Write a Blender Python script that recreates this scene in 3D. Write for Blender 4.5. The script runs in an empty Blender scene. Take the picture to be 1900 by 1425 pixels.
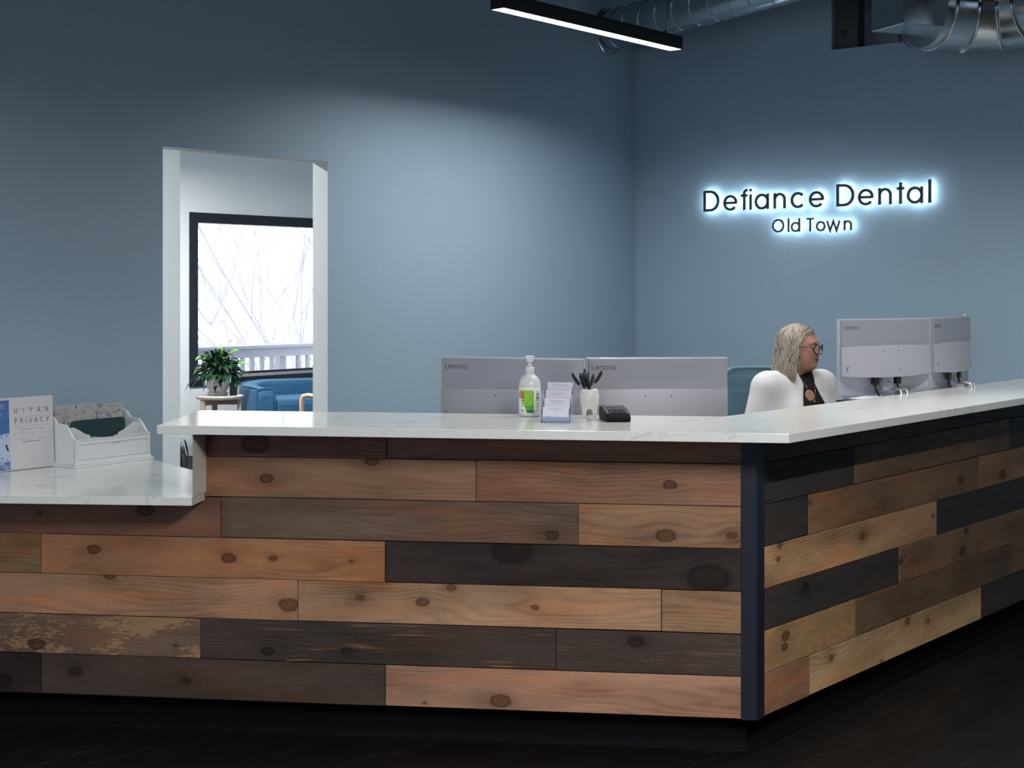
import bpy, bmesh, math, random
import numpy as np
from mathutils import Vector, Matrix
sc = bpy.context.scene
C = sc.collection
PI = math.pi
# ---------------------------------------------------------------- camera
F, HX, HY, HC = 2774.0, 950.0, 540.0, 1.532     # focal length in px, principal point, camera height
cam_d = bpy.data.cameras.new('camera'); cam = bpy.data.objects.new('camera', cam_d); C.objects.link(cam)
cam.location = (0, 0, HC); cam.rotation_euler = (PI/2, 0, 0)
cam_d.sensor_width = 36; cam_d.lens = F/1900*36; cam_d.shift_y = -(712.5-HY)/1900
cam_d.clip_start = .05; cam_d.clip_end = 3000
sc.camera = cam
# ---------------------------------------------------------------- view, world
sc.view_settings.view_transform = 'Standard'; sc.view_settings.look = 'None'
sc.view_settings.gamma = 1; sc.view_settings.use_curve_mapping = False
sc.view_settings.exposure = 0.0
SKY, SKY_COL = 2.4, (.86, .93, 1.0)              # overcast daylight
LAMP, LAMP_COL = 20.0, (1.0, .985, .95)          # linear pendants, watts per metre
FILL_REAR = 11.0
FILL_SIDE = 8.0
FILL_FRONT = 150.0
LAMP_WAIT = 56.0
REARWIN_FILL = 4.5  # bluish fill from an added, unseen rear window
w = bpy.data.worlds.new('overcast_sky'); sc.world = w; w.use_nodes = True
w.node_tree.nodes['Background'].inputs[0].default_value = (*SKY_COL, 1)
w.node_tree.nodes['Background'].inputs[1].default_value = SKY

# ---------------------------------------------------------------- photograph geometry helpers
def at_z(px, py, z):
    Y = (HC-z)*F/(py-HY); return Vector(((px-HX)*Y/F, Y, z))
def at_Y(px, py, Y): return Vector(((px-HX)*Y/F, Y, HC+(HY-py)*Y/F))
def hd(deg): a = math.radians(deg); return Vector((math.sin(a), math.cos(a), 0))   # heading, clockwise from +Y
def on_plane(px, py, P, d):
    k = (px-HX)/F; s = (k*P.y-P.x)/(d.x-k*d.y); q = P+d*s
    return Vector((q.x, q.y, HC+(HY-py)*q.y/F)), s
A_ = 38.8
DL = hd(A_)                      # along the left wall, going away
DR = hd(A_+90)                   # along the sign wall, towards the right
W0 = Vector((-1.88, 6.15, 0))
CORNER = on_plane(1180, 540, W0, DL)[0]; CORNER.z = 0
RZ_L = math.atan2(DL.y, DL.x)    # local x along the left wall
RZ_R = math.atan2(DR.y, DR.x)

# ---------------------------------------------------------------- mesh builder
class MB:
    def __init__(s): s.v = []; s.f = []; s.m = []; s.sm = []
    def add(s, vs, fs, mi=0, smooth=False):
        b = len(s.v); s.v += [tuple(x) for x in vs]
        for f in fs: s.f.append(tuple(b+i for i in f)); s.m.append(mi); s.sm.append(smooth)
        return s
    def box(s, x0, x1, y0, y1, z0, z1, mi=0, bev=0, M=None):
        bm = bmesh.new()
        vs = [bm.verts.new((x, y, z)) for x in (x0, x1) for y in (y0, y1) for z in (z0, z1)]
        for q in ((0,1,3,2), (4,6,7,5), (0,4,5,1), (2,3,7,6), (0,2,6,4), (1,5,7,3)): bm.faces.new([vs[i] for i in q])
        if bev: bmesh.ops.bevel(bm, geom=list(bm.edges), offset=bev, segments=2, profile=.6, affect='EDGES')
        return s.take(bm, mi, M=M)
    def take(s, bm, mi=0, smooth=False, M=None):
        if M is not None: bmesh.ops.transform(bm, matrix=M, verts=bm.verts)
        bmesh.ops.recalc_face_normals(bm, faces=bm.faces)
        bm.verts.ensure_lookup_table(); bm.verts.index_update()
        s.add([v.co for v in bm.verts], [[v.index for v in f.verts] for f in bm.faces], mi, smooth); bm.free(); return s
    def prism(s, pts, z0, z1, mi=0, bev=0, M=None, smooth=False):
        bm = bmesh.new(); n = len(pts)
        a = [bm.verts.new((p[0], p[1], z0)) for p in pts]; b = [bm.verts.new((p[0], p[1], z1)) for p in pts]
        bm.faces.new(a[::-1]); bm.faces.new(b)
        for i in range(n): bm.faces.new((a[i], a[(i+1)%n], b[(i+1)%n], b[i]))
        if bev: bmesh.ops.bevel(bm, geom=list(bm.edges), offset=bev, segments=2, profile=.6, affect='EDGES')
        return s.take(bm, mi, smooth, M)
    def lathe(s, prof, n=32, mi=0, M=None, smooth=True, cap=True):
        vs = []; fs = []
        for r, z in prof:
            for k in range(n): a = 2*PI*k/n; vs.append(Vector((r*math.cos(a), r*math.sin(a), z)))
        for i in range(len(prof)-1):
            for k in range(n): fs.append((i*n+k, i*n+(k+1)%n, (i+1)*n+(k+1)%n, (i+1)*n+k))
        if cap: fs.append(tuple(range(n))[::-1]); fs.append(tuple((len(prof)-1)*n+k for k in range(n)))
        if M is not None: vs = [M@v for v in vs]
        return s.add(vs, fs, mi, smooth)
    def tube(s, pts, r, n=8, mi=0, smooth=True, flat=1.0, up=None, cap=True):
        pts = [Vector(p) for p in pts]; N = len(pts); vs = []; fs = []
        R = r if isinstance(r, (list, tuple)) else [r]*N
        prev = None
        for i, p in enumerate(pts):
            t = (pts[min(i+1, N-1)]-pts[max(i-1, 0)])
            if t.length < 1e-9: t = Vector((0, 0, 1))
            t.normalize()
            if prev is None:
                u = Vector(up) if up else (Vector((0, 0, 1)) if abs(t.z) < .9 else Vector((1, 0, 0)))
            else: u = prev
            u = (u-t*u.dot(t)); u = u.normalized() if u.length > 1e-6 else t.orthogonal().normalized()
            prev = u; v = t.cross(u)
            for k in range(n):
                a = 2*PI*k/n; vs.append(p+(u*math.cos(a)*flat+v*math.sin(a))*R[i])
        for i in range(N-1):
            for k in range(n): fs.append((i*n+k, i*n+(k+1)%n, (i+1)*n+(k+1)%n, (i+1)*n+k))
        if cap: fs.append(tuple(range(n))[::-1]); fs.append(tuple((N-1)*n+k for k in range(n)))
        return s.add(vs, fs, mi, smooth)
    def grid(s, P, mi=0, smooth=True):          # P[i][j] points
        n, m = len(P), len(P[0]); vs = [p for r in P for p in r]
        return s.add(vs, [(i*m+j, i*m+j+1, (i+1)*m+j+1, (i+1)*m+j) for i in range(n-1) for j in range(m-1)], mi, smooth)
    def ball(s, c, r, n=16, mi=0, M=None):
        bm = bmesh.new(); bmesh.ops.create_uvsphere(bm, u_segments=n, v_segments=max(6, n//2), radius=1)
        r = (r, r, r) if not isinstance(r, (tuple, list)) else r
        T = Matrix.Translation(Vector(c)) @ Matrix.Diagonal((*r, 1))
        return s.take(bm, mi, True, (M@T) if M is not None else T)

XF = {}
def setp(o, label=None, cat=None, group=None, kind=None):
    if label: o['label'] = label
    if cat: o['category'] = cat
    if group: o['group'] = group
    if kind: o['kind'] = kind
    return o
def thing(name, label, cat, loc=(0, 0, 0), rz=0, group=None):
    o = bpy.data.objects.new(name, None); C.objects.link(o); o.location = loc; o.rotation_euler = (0, 0, rz)
    o.empty_display_size = .05
    XF[o.name] = Matrix.Translation(Vector(loc)) @ Matrix.Rotation(rz, 4, 'Z')
    return setp(o, label, cat, group)
def obj(name, mb, mats, parent=None, world=False, label=None, kind=None, mod=None, cat=None, group=None, loc=None, rz=0):
    me = bpy.data.meshes.new(name); vs = mb.v
    if world and parent is not None:
        I = XF[parent.name].inverted(); vs = [I@Vector(v) for v in vs]
    if world and loc is not None and parent is None:
        I = (Matrix.Translation(Vector(loc)) @ Matrix.Rotation(rz, 4, 'Z')).inverted(); vs = [I@Vector(v) for v in vs]
    me.from_pydata([tuple(v) for v in vs], [], mb.f)
    for m in (mats if isinstance(mats, (list, tuple)) else [mats]): me.materials.append(m)
    me.polygons.foreach_set('material_index', mb.m); me.polygons.foreach_set('use_smooth', mb.sm)
    me.update()
    o = bpy.data.objects.new(name, me); C.objects.link(o)
    if loc is not None: o.location = loc; o.rotation_euler = (0, 0, rz)
    if parent is not None:
        o.parent = parent
        if parent.name not in XF: XF[parent.name] = Matrix()
        XF[o.name] = XF[parent.name]
    else: XF[o.name] = (Matrix.Translation(Vector(loc)) @ Matrix.Rotation(rz, 4, 'Z')) if loc is not None else Matrix()
    if mod:
        s = o.modifiers.new('subdivision', 'SUBSURF'); s.levels = s.render_levels = mod
    return setp(o, label, cat, group, kind)
def struct(name, mb, m, **k): return obj(name, mb, m, kind='structure', **k)

# ---------------------------------------------------------------- materials
class G:
    def __init__(s, name):
        s.mat = bpy.data.materials.new(name); s.mat.use_nodes = True; s.t = s.mat.node_tree
        s.b = s.t.nodes['Principled BSDF']
    def n(s, typ, ins=None, **k):
        x = s.t.nodes.new('ShaderNode'+typ)
        for a, v in k.items(): setattr(x, a, v)
        for i, v in (ins or {}).items(): s.put(x.inputs[i], v)
        return x
    def put(s, sock, v):
        if isinstance(v, bpy.types.NodeSocket): s.t.links.new(v, sock)
        elif isinstance(v, bpy.types.Node): s.t.links.new(v.outputs[0], sock)
        elif v is not None:
            if hasattr(sock.default_value, '__len__') and not hasattr(v, '__len__'): v = [v]*len(sock.default_value)
            if hasattr(v, '__len__') and len(v) == 3 and len(sock.default_value) == 4: v = (*v, 1)
            sock.default_value = v
    def m(s, op, a, b=None, c=None, clamp=False):
        x = s.n('Math', operation=op, use_clamp=clamp); s.put(x.inputs[0], a)
        if b is not None: s.put(x.inputs[1], b)
        if c is not None: s.put(x.inputs[2], c)
        return x.outputs[0]
    def vm(s, op, a, b=None):
        x = s.n('VectorMath', operation=op); s.put(x.inputs[0], a)
        if b is not None: s.put(x.inputs['Scale'] if op == 'SCALE' else x.inputs[1], b)
        return x.outputs['Value'] if op in ('LENGTH', 'DISTANCE', 'DOT_PRODUCT') else x.outputs[0]
    def xyz(s, x=0., y=0., z=0.): return s.n('CombineXYZ', {0: x, 1: y, 2: z}).outputs[0]
    def mix(s, f, a, b, blend='MIX'):
        x = s.n('Mix', data_type='RGBA', blend_type=blend); s.put(x.inputs[0], f); s.put(x.inputs[6], a); s.put(x.inputs[7], b)
        return x.outputs[2]
    def noise(s, vec, scale, detail=3, rough=.5, dist=0):
        x = s.n('TexNoise'); s.put(x.inputs['Vector'], vec); x.inputs['Scale'].default_value = scale
        x.inputs['Detail'].default_value = detail; x.inputs['Roughness'].default_value = rough; x.inputs['Distortion'].default_value = dist
        return x.outputs[0]
    def ramp(s, f, stops, interp='LINEAR'):
        x = s.n('ValToRGB'); s.put(x.inputs[0], f); r = x.color_ramp; r.interpolation = interp
        while len(r.elements) < len(stops): r.elements.new(.5)
        for e, (p, c) in zip(r.elements, stops): e.position = p; e.color = (*c, 1) if len(c) == 3 else c
        return x.outputs[0]
    def step(s, v, a, b):       # smoothstep a..b
        x = s.n('MapRange', interpolation_type='SMOOTHSTEP'); s.put(x.inputs[0], v); s.put(x.inputs[1], a); s.put(x.inputs[2], b)
        return x.outputs[0]
    def obco(s): return s.n('TexCoord').outputs['Object']
    def bump(s, h, strength=.2, dist=.01):
        x = s.n('Bump'); s.put(x.inputs['Height'], h); x.inputs['Strength'].default_value = strength; x.inputs['Distance'].default_value = dist
        s.put(s.b.inputs['Normal'], x.outputs[0])
    def attr(s, name, out='Vector'): return s.n('Attribute', attribute_name=name, attribute_type='GEOMETRY').outputs[out]
def P(name, col, rough=.5, metal=0, nscale=0, namp=.08, bump=0, bscale=100, bdist=.002, spec=None, trans=0, coat=0, sheen=0, ior=None, alpha=None, sss=0):
    g = G(name)
    co = g.obco()
    if nscale:
        f = g.noise(co, nscale, 4); lo = tuple(max(0, c*(1-namp)) for c in col); hi = tuple(min(1, c*(1+namp)) for c in col)
        g.put(g.b.inputs['Base Color'], g.mix(f, lo, hi))
    else: g.put(g.b.inputs['Base Color'], col)
    g.b.inputs['Roughness'].default_value = rough; g.b.inputs['Metallic'].default_value = metal
    if bump: g.bump(g.noise(co, bscale, 3), bump, bdist)
    if spec is not None: g.b.inputs['Specular IOR Level'].default_value = spec
    if trans: g.b.inputs['Transmission Weight'].default_value = trans
    if coat: g.b.inputs['Coat Weight'].default_value = coat; g.b.inputs['Coat Roughness'].default_value = .05
    if sheen: g.b.inputs['Sheen Weight'].default_value = sheen; g.b.inputs['Sheen Roughness'].default_value = .4
    if ior: g.b.inputs['IOR'].default_value = ior
    if sss: g.b.inputs['Subsurface Weight'].default_value = sss; g.b.inputs['Subsurface Radius'].default_value = (.01, .004, .002)
    if alpha is not None: g.b.inputs['Alpha'].default_value = alpha
    return g.mat
def EM(name, col, strength):
    g = G(name); g.put(g.b.inputs['Base Color'], (.8, .8, .8)); g.put(g.b.inputs['Emission Color'], col); g.b.inputs['Emission Strength'].default_value = strength
    return g.mat

def wall_paint(name, col, k=.16):
    g = G(name); co = g.obco()
    g.put(g.b.inputs['Base Color'], g.mix(g.noise(co, 1.3, 3), tuple(c*.97 for c in col), tuple(c*1.03 for c in col)))
    g.b.inputs['Roughness'].default_value = .55
    g.b.inputs['Specular IOR Level'].default_value = .3
    g.bump(g.m('ADD', g.noise(co, 75, 3, .55), g.m('MULTIPLY', g.noise(co, 220, 2), .4)), k, .004)
    return g.mat
M_BLUE = wall_paint('blue_wall_paint', (.335, .458, .570), .3)
M_WHITEW = wall_paint('white_wall_paint', (.70, .75, .78), .12)
M_DARKW = wall_paint('dark_ceiling_paint', (.035, .04, .045), .1)
M_GREYW = wall_paint('grey_wall_paint', (.10, .12, .14), .1)

def quartz():
    g = G('white_quartz'); co = g.obco()
    warp = g.n('TexNoise', {'Vector': co}); warp.inputs['Scale'].default_value = 3; warp.inputs['Detail'].default_value = 4
    v = g.vm('ADD', co, g.vm('SCALE', warp.outputs[1], .35))
    n = g.noise(v, 6.5, 5, .6)
    vein = g.m('SUBTRACT', 1, g.m('MULTIPLY', g.m('ABSOLUTE', g.m('SUBTRACT', n, .5)), 34, clamp=True), clamp=True)
    mask = g.step(g.noise(co, 5, 2), .5, .68)
    f = g.m('MULTIPLY', g.m('MULTIPLY', vein, mask), .45)
    base = g.mix(g.noise(co, 22, 5, .65), (.68, .695, .675), (.80, .81, .785))
    g.put(g.b.inputs['Base Color'], g.mix(f, base, (.30, .31, .33)))
    g.b.inputs['Roughness'].default_value = .14
    return g.mat
M_QUARTZ = quartz()

def plank_wood():
    """stained boards: tint, wear, seed and up to four knots per board come from face attributes"""
    g = G('stained_plank_wood')
    co = g.obco(); sep = g.n('SeparateXYZ', {0: co}); x, z = sep.outputs[0], sep.outputs[2]
    seed = g.attr('seed', 'Fac'); wear = g.attr('wear', 'Fac'); tint = g.attr('tint', 'Vector')
    zz = z; dark = None; ring = None; halo = None
    for i in range(4):
        kn = g.n('SeparateXYZ', {0: g.attr('knot%d' % i)})
        kx, kz, kr = kn.outputs[0], kn.outputs[1], kn.outputs[2]
        dx = g.m('MULTIPLY', g.m('SUBTRACT', x, kx), .62); dz = g.m('SUBTRACT', z, kz)
        wob = g.m('MULTIPLY', g.m('SUBTRACT', g.noise(co, 60, 2), .5), g.m('MULTIPLY', kr, .55))
        d = g.m('ADD', g.m('SQRT', g.m('ADD', g.m('MULTIPLY', dx, dx), g.m('MULTIPLY', dz, dz))), wob)
        q = g.m('DIVIDE', d, g.m('MAXIMUM', kr, .0001))
        gq = g.m('EXPONENT', g.m('MULTIPLY', g.m('MULTIPLY', q, q), -.11))
        zz = g.m('SUBTRACT', zz, g.m('MULTIPLY', g.m('MULTIPLY', gq, .85), dz))
        inn = g.m('SUBTRACT', 1, g.step(q, .85, 1.15))
        rg = g.m('MULTIPLY', g.m('SUBTRACT', 1, g.m('ABSOLUTE', g.m('MULTIPLY', g.m('SUBTRACT', q, 1.0), 3.2)), clamp=True), 1.0)
        ha = g.m('MULTIPLY', gq, g.step(kr, 0, .004))
        inn = g.m('MULTIPLY', inn, g.step(kr, 0, .004)); rg = g.m('MULTIPLY', rg, g.step(kr, 0, .004))
        dark = inn if dark is None else g.m('MAXIMUM', dark, inn)
        ring = rg if ring is None else g.m('MAXIMUM', ring, rg)
        halo = ha if halo is None else g.m('MAXIMUM', halo, ha)
    off = g.m('MULTIPLY', seed, 17.3)
    lw = g.noise(g.xyz(g.m('ADD', g.m('MULTIPLY', x, 1.1), off), off, g.m('MULTIPLY', zz, 5)), 1, 2)
    zr = g.m('ADD', g.m('MULTIPLY', zz, 26), g.m('MULTIPLY', lw, 7))
    rings = g.m('ADD', g.m('MULTIPLY', g.m('SINE', g.m('MULTIPLY', zr, 13)), .5), .5)
    rings = g.m('POWER', rings, 2.2)
    fib = g.noise(g.xyz(g.m('ADD', g.m('MULTIPLY', x, 5), off), off, g.m('MULTIPLY', zz, 260)), 1, 4, .6)
    broad = g.noise(g.xyz(g.m('ADD', g.m('MULTIPLY', x, 2.2), off), off, g.m('MULTIPLY', zz, 9)), 1, 4, .6)
    saw = g.noise(g.xyz(g.m('MULTIPLY', x, 230), off, g.m('MULTIPLY', z, 6)), 1, 2)
    k = g.m('ADD', g.m('MULTIPLY', broad, 1.7), g.m('ADD', g.m('MULTIPLY', fib, .50), -.05))
    k = g.m('SUBTRACT', k, g.m('MULTIPLY', g.m('MULTIPLY', rings, g.step(lw, .35, .6)), .22))
    k = g.m('ADD', k, g.m('MULTIPLY', g.m('SUBTRACT', saw, .5), .14))
    k = g.m('SUBTRACT', k, g.m('MULTIPLY', halo, .30))
    col = g.vm('SCALE', tint, k)
    red = g.mix(g.step(g.noise(g.xyz(g.m('ADD', g.m('MULTIPLY', x, 1.7), off), 8., g.m('MULTIPLY', zz, 12)), 1, 3), .46, .68), (1.0, 1.0, 1.0), (1.12, .90, .76))
    col = g.mix(1.0, col, red, 'MULTIPLY')
    # scraped / weathered patches: paler bare wood showing through the stain
    pt = g.noise(g.xyz(g.m('ADD', g.m('MULTIPLY', x, 42), off), off, g.m('MULTIPLY', z, 210)), 1, 4, .6, .5)
    pb = g.noise(g.xyz(g.m('ADD', g.m('MULTIPLY', x, 3.2), off), 3., g.m('MULTIPLY', z, 11)), 1, 2)
    fine = g.m('MULTIPLY', g.step(g.m('ADD', fib, g.m('MULTIPLY', pb, .5)), .86, .98), g.m('MULTIPLY', g.m('SUBTRACT', 1, g.step(wear, .5, .9)), .9))
    pm = g.m('MULTIPLY', g.step(g.m('ADD', pt, g.m('MULTIPLY', pb, 1.3)), 1.18, 1.26), g.step(wear, .5, .9))
    pm = g.m('MULTIPLY', g.m('MAXIMUM', g.m('MULTIPLY', pm, .85), g.m('MULTIPLY', fine, g.m('MULTIPLY', wear, 1.6, clamp=True))), .95)
    col = g.mix(pm, col, (.34, .20, .10))
    col = g.mix(g.m('MULTIPLY', dark, .8), col, g.vm('SCALE', g.mix(1.0, tint, (1.25, .8, .55), 'MULTIPLY'), g.m('ADD', .14, g.m('MULTIPLY', g.noise(co, 160, 3), .30))))
    col = g.mix(g.m('MULTIPLY', ring, .8), col, g.vm('SCALE', tint, .12))
    g.put(g.b.inputs['Base Color'], col); g.b.inputs['Roughness'].default_value = .62
    g.b.inputs['Specular IOR Level'].default_value = .25
    g.bump(g.m('ADD', fib, g.m('MULTIPLY', saw, .5)), .25, .002)
    return g.mat
M_PLANK = plank_wood()

def floor_mat():
    g = G('dark_plank_flooring'); co = g.obco(); sep = g.n('SeparateXYZ', {0: co}); x, y = sep.outputs[0], sep.outputs[1]
    row = g.m('FLOOR', g.m('DIVIDE', y, .18)); fy = g.m('FRACT', g.m('DIVIDE', y, .18))
    fx = g.m('FRACT', g.m('ADD', g.m('DIVIDE', x, 1.22), g.m('MULTIPLY', row, .37)))
    seam = g.m('MAXIMUM', g.m('LESS_THAN', fy, .015), g.m('LESS_THAN', fx, .003))
    n = g.noise(g.xyz(g.m('ADD', g.m('MULTIPLY', x, 1.6), g.m('MULTIPLY', row, 5.1)), g.m('MULTIPLY', y, 9), row), 1, 5, .65, .6)
    s = g.m('POWER', g.m('ADD', g.m('MULTIPLY', g.m('SINE', g.m('MULTIPLY', n, 60)), .5), .5), 5)
    f = g.m('MULTIPLY', s, g.step(n, .48, .66))
    col = g.mix(f, (.0045, .004, .0038), (.020, .015, .012))
    g.put(g.b.inputs['Base Color'], g.mix(seam, col, (.002, .002, .002))); g.b.inputs['Roughness'].default_value = .5
    g.b.inputs['Specular IOR Level'].default_value = .12
    g.bump(s, .1, .001)
    return g.mat
M_FLOOR = floor_mat()

def galv():
    g = G('galvanised_steel'); co = g.obco()
    v = g.n('TexVoronoi', {'Vector': co}); v.inputs['Scale'].default_value = 30
    g.put(g.b.inputs['Base Color'], g.mix(g.noise(co, 14, 3), (.42, .46, .49), (.60, .64, .67)))
    g.b.inputs['Metallic'].default_value = .95
    g.put(g.b.inputs['Roughness'], g.m('ADD', g.m('MULTIPLY', g.noise(co, 9, 3), .22), .12))
    g.bump(g.noise(co, 12, 3), .08, .01)
    return g.mat
M_GALV = galv()
M_BLACKM = P('black_powder_coat', (.022, .027, .034), .45, .3, 20, .1)
M_STEEL = P('black_steel_angle', (.016, .019, .034), .45, .4, 12, .15, bump=.08, bscale=300)
M_KICK = P('black_rubber_base', (.003, .003, .004), .8, 0, 8, .2, spec=.08)
M_DIFF = EM('lamp_diffuser', LAMP_COL, 6.0)
M_CABLE = P('black_cable', (.01, .01, .012), .5)
M_WIRE = P('steel_wire', (.15, .17, .19), .35, .9)
M_WHITE = P('white_lacquer', (.70, .73, .76), .35, 0, 5, .03)
M_GLASS = P('clear_glass', (1, 1, 1), .0, trans=1, ior=1.0)
M_WINFR = P('black_window_frame', (.008, .012, .022), .4, .2, 15, .1)

# ---------------------------------------------------------------- room shell (room frame: x along left wall, y along the sign wall)
RM = Matrix.Translation(CORNER) @ Matrix.Rotation(RZ_L, 4, 'Z')   # local: +x away beyond the corner, -y to the right along the sign wall
def rloc(p): return RM.inverted() @ Vector(p)
ZC, LX, LY, T = 3.75, 12.0, 9.4, .105
def rbox(name, x0, x1, y0, y1, z0, z1, m, **k):
    mb = MB().box(x0, x1, y0, y1, z0, z1); return struct(name, mb, m, loc=tuple(CORNER), rz=RZ_L, **k)
dj, _ = on_plane(302, 269.5, W0, DL); dk, _ = on_plane(608, 301.2, W0, DL)
dx0 = rloc(dj).x; dx1 = rloc(dk).x; DT = (dj.z+dk.z)/2
FX0, FX1, FY0, FY1 = -LX-.3, 6.0, -LY-.3, 9.0
struct('floor', MB().box(FX0, 2.5, FY0, 5.02, -.1, 0), M_FLOOR, loc=tuple(CORNER), rz=RZ_L)
rbox('ceiling', -LX-.3, 1.2, -LY-.3, T, ZC, ZC+.1, M_DARKW)
mb = MB()
mb.box(-LX, dx0, 0, T, 0, ZC); mb.box(dx1, T, 0, T, 0, ZC); mb.box(dx0, dx1, 0, T, DT, ZC)
struct('wall_left', mb, [M_BLUE, M_WHITEW], loc=tuple(CORNER), rz=RZ_L)
o = bpy.data.objects['wall_left']
for p in o.data.polygons:      # white jambs, soffit and waiting-room side
    c, n = p.center, p.normal
    if n.y > .5 or (abs(n.x) > .5 and (abs(c.x-dx0) < .01 or abs(c.x-dx1) < .01)) or (n.z < -.5 and abs(c.z-DT) < .01): p.material_index = 1
# sign wall with the open notch under the ceiling
nt, _ = on_plane(1543, 92.6, CORNER, DR); ny = rloc(nt).y; NZ = nt.z
mb = MB().box(0, .12, ny, T, 0, ZC); mb.box(0, .12, -LY, ny, 0, NZ)
struct('wall_right', mb, M_BLUE, loc=tuple(CORNER), rz=RZ_L)
rbox('wall_plenum', 1.05, 1.15, -LY, T, NZ-.4, ZC, M_DARKW)
rbox('ceiling_plenum', .12, 1.05, -LY, 0, NZ-.4, NZ-.3, M_DARKW)
# rear walls behind the camera; window opening and its area light added as fill
rbox('wall_side', -LX, 0.12, -LY-.12, -LY, 0, ZC, M_GREYW)
WY0, WY1, WZ0, WZ1 = -6.6, -2.2, .75, 2.6
mb = MB().box(-LX-.12, -LX, -LY, WY0, 0, ZC); mb.box(-LX-.12, -LX, WY1, T, 0, ZC)
mb.box(-LX-.12, -LX, WY0, WY1, 0, WZ0); mb.box(-LX-.12, -LX, WY0, WY1, WZ1, ZC)
struct('wall_rear', mb, M_GREYW, loc=tuple(CORNER), rz=RZ_L)
ld = bpy.data.lights.new('daylight_window', 'AREA'); ld.shape = 'RECTANGLE'; ld.size = WY1-WY0; ld.size_y = WZ1-WZ0
ld.energy = REARWIN_FILL*(WY1-WY0)*(WZ1-WZ0); ld.color = (.42, .70, 1.0)
lo = bpy.data.objects.new('daylight_window', ld); C.objects.link(lo)
lo.matrix_world = RM @ Matrix.Translation((-LX-.02, (WY0+WY1)/2, (WZ0+WZ1)/2)) @ Matrix.Rotation(-PI/2, 4, 'Y') @ Matrix.Rotation(PI/2, 4, 'Z')
# waiting room beyond the doorway
wp, _ = on_plane(351, 393.4, at_Y(351, 540, 12.5).xy.to_3d(), DL); wyy = rloc(at_Y(351, 540, 12.5)).y
WW = at_Y(351, 540, 12.5); WW.z = 0
a0 = rloc(WW).x
wr, _ = on_plane(900, 500, WW, DL); a1 = a0 + 2.3
zt = HC+(HY-393.4)*12.5/F; zb = HC+(HY-718.7)*12.5/F
mb = MB().box(-7.5, a0, wyy, wyy+.16, 0, 2.95); mb.box(a1, 2.5, wyy, wyy+.16, 0, 2.95)
mb.box(a0, a1, wyy, wyy+.16, 0, zb); mb.box(a0, a1, wyy, wyy+.16, zt, 2.95)
struct('wall_window', mb, M_WHITEW, loc=tuple(CORNER), rz=RZ_L)
rbox('wall_waiting_far', 2.4, 2.5, T, wyy, 0, 2.95, M_WHITEW)
rbox('wall_waiting_near', -7.5, -7.4, T, wyy, 0, 2.95, M_WHITEW)
rbox('ceiling_waiting', -7.5, 2.5, T, wyy+.16, 2.95, 3.05, M_WHITEW)
e = rloc(on_plane(334.3, 540, W0+hd(A_-90)*2.1, DL)[0])
rbox('wall_partition', -7.4, e.x, e.y, e.y+.12, 0, 2.95, M_WHITEW)
# window frame: black profile with an inner light bead
fw, fz = .085, .085
mb = MB()
def wbox(x0, x1, z0, z1, y0=wyy-.012, y1=wyy+.10, mi=0): mb.box(x0, x1, y0, y1, z0, z1, mi)
win = thing('window_1', None, None, tuple(CORNER), RZ_L); win['kind'] = 'structure'
wbox(a0, a0+fw*1.0, zb, zt); wbox(a1-fw, a1, zb, zt); wbox(a0+fw, a1-fw, zt-fz, zt); wbox(a0+fw, a1-fw, zb, zb+.062)
obj('window_frame', mb, M_WINFR, win)
mb = MB(); wbox(a0+fw, a1-fw, zb+.062, zb+.085, wyy+.03, wyy+.10); obj('window_sill', mb, P('grey_bead', (.35, .37, .40), .4), win)
mb = MB(); wbox(a0+fw, a1-fw, zb+.085, zb+.105, wyy+.05, wyy+.10); obj('glazing_bead', mb, M_WINFR, win)
mb = MB(); wbox(a0+fw, a1-fw, zb+.105, zt-fz, wyy+.07, wyy+.076); obj('window_pane', mb, M_GLASS, win)
pd = bpy.data.lights.new('window_portal', 'AREA'); pd.shape = 'RECTANGLE'; pd.size = a1-a0; pd.size_y = zt-zb
try: pd.cycles.is_portal = True
except Exception: pass
po = bpy.data.objects.new('window_portal', pd); C.objects.link(po)
po.matrix_world = RM @ Matrix.Translation(((a0+a1)/2, wyy+.2, (zt+zb)/2)) @ Matrix.Rotation(-PI/2, 4, 'X')

# ---------------------------------------------------------------- pendants
def pendant(p0, p1, zb_, power, label, cat='pendant light', group=None, spread=4.2, low=False):
    p0 = Vector(p0); p1 = Vector(p1); L = (p1-p0).length; c = (p0+p1)/2; rz = math.atan2(p1.y-p0.y, p1.x-p0.x)
    t = thing('linear_pendant', label, cat, (c.x, c.y, zb_), rz, group); h = L/2; wd = .040
    mb = MB().box(-h, h, -wd, -wd+.0035, 0, .066); mb.box(-h, h, wd-.0035, wd, 0, .066); mb.box(-h, h, -wd, wd, .060, .068)
    mb.box(-h, -h+.0035, -wd, wd, 0, .066); mb.box(h-.0035, h, -wd, wd, 0, .066)
    obj('housing', mb, M_BLACKM, t)
    obj('diffuser', MB().box(-h+.0036, h-.0036, -wd+.0036, wd-.0036, .0006, .004), M_DIFF, t)
    ad = bpy.data.lights.new('lamp_light', 'AREA'); ad.shape = 'RECTANGLE'; ad.size = L-.03; ad.size_y = .068; ad.energy = power*L; ad.color = LAMP_COL; ad.spread = 2*math.atan(spread)
    ao = bpy.data.objects.new('lamp_light', ad); C.objects.link(ao); ao.parent = t; ao.location = (0, 0, -.001)
    for sx in (-1, 1):
        mb = MB(); x = sx*(h-.10)
        mb.tube([(x, 0, .066), (x, 0, .09)], .006, 8); mb.tube([(x, 0, .09), (x+.012*sx, 0, .16), (x+.012*sx, 0, ZC-zb_ if not low else .25)], .0012, 5)
        obj('suspension_wire', mb, M_BLACKM, t)
    return t
HL = 1.28
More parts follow.
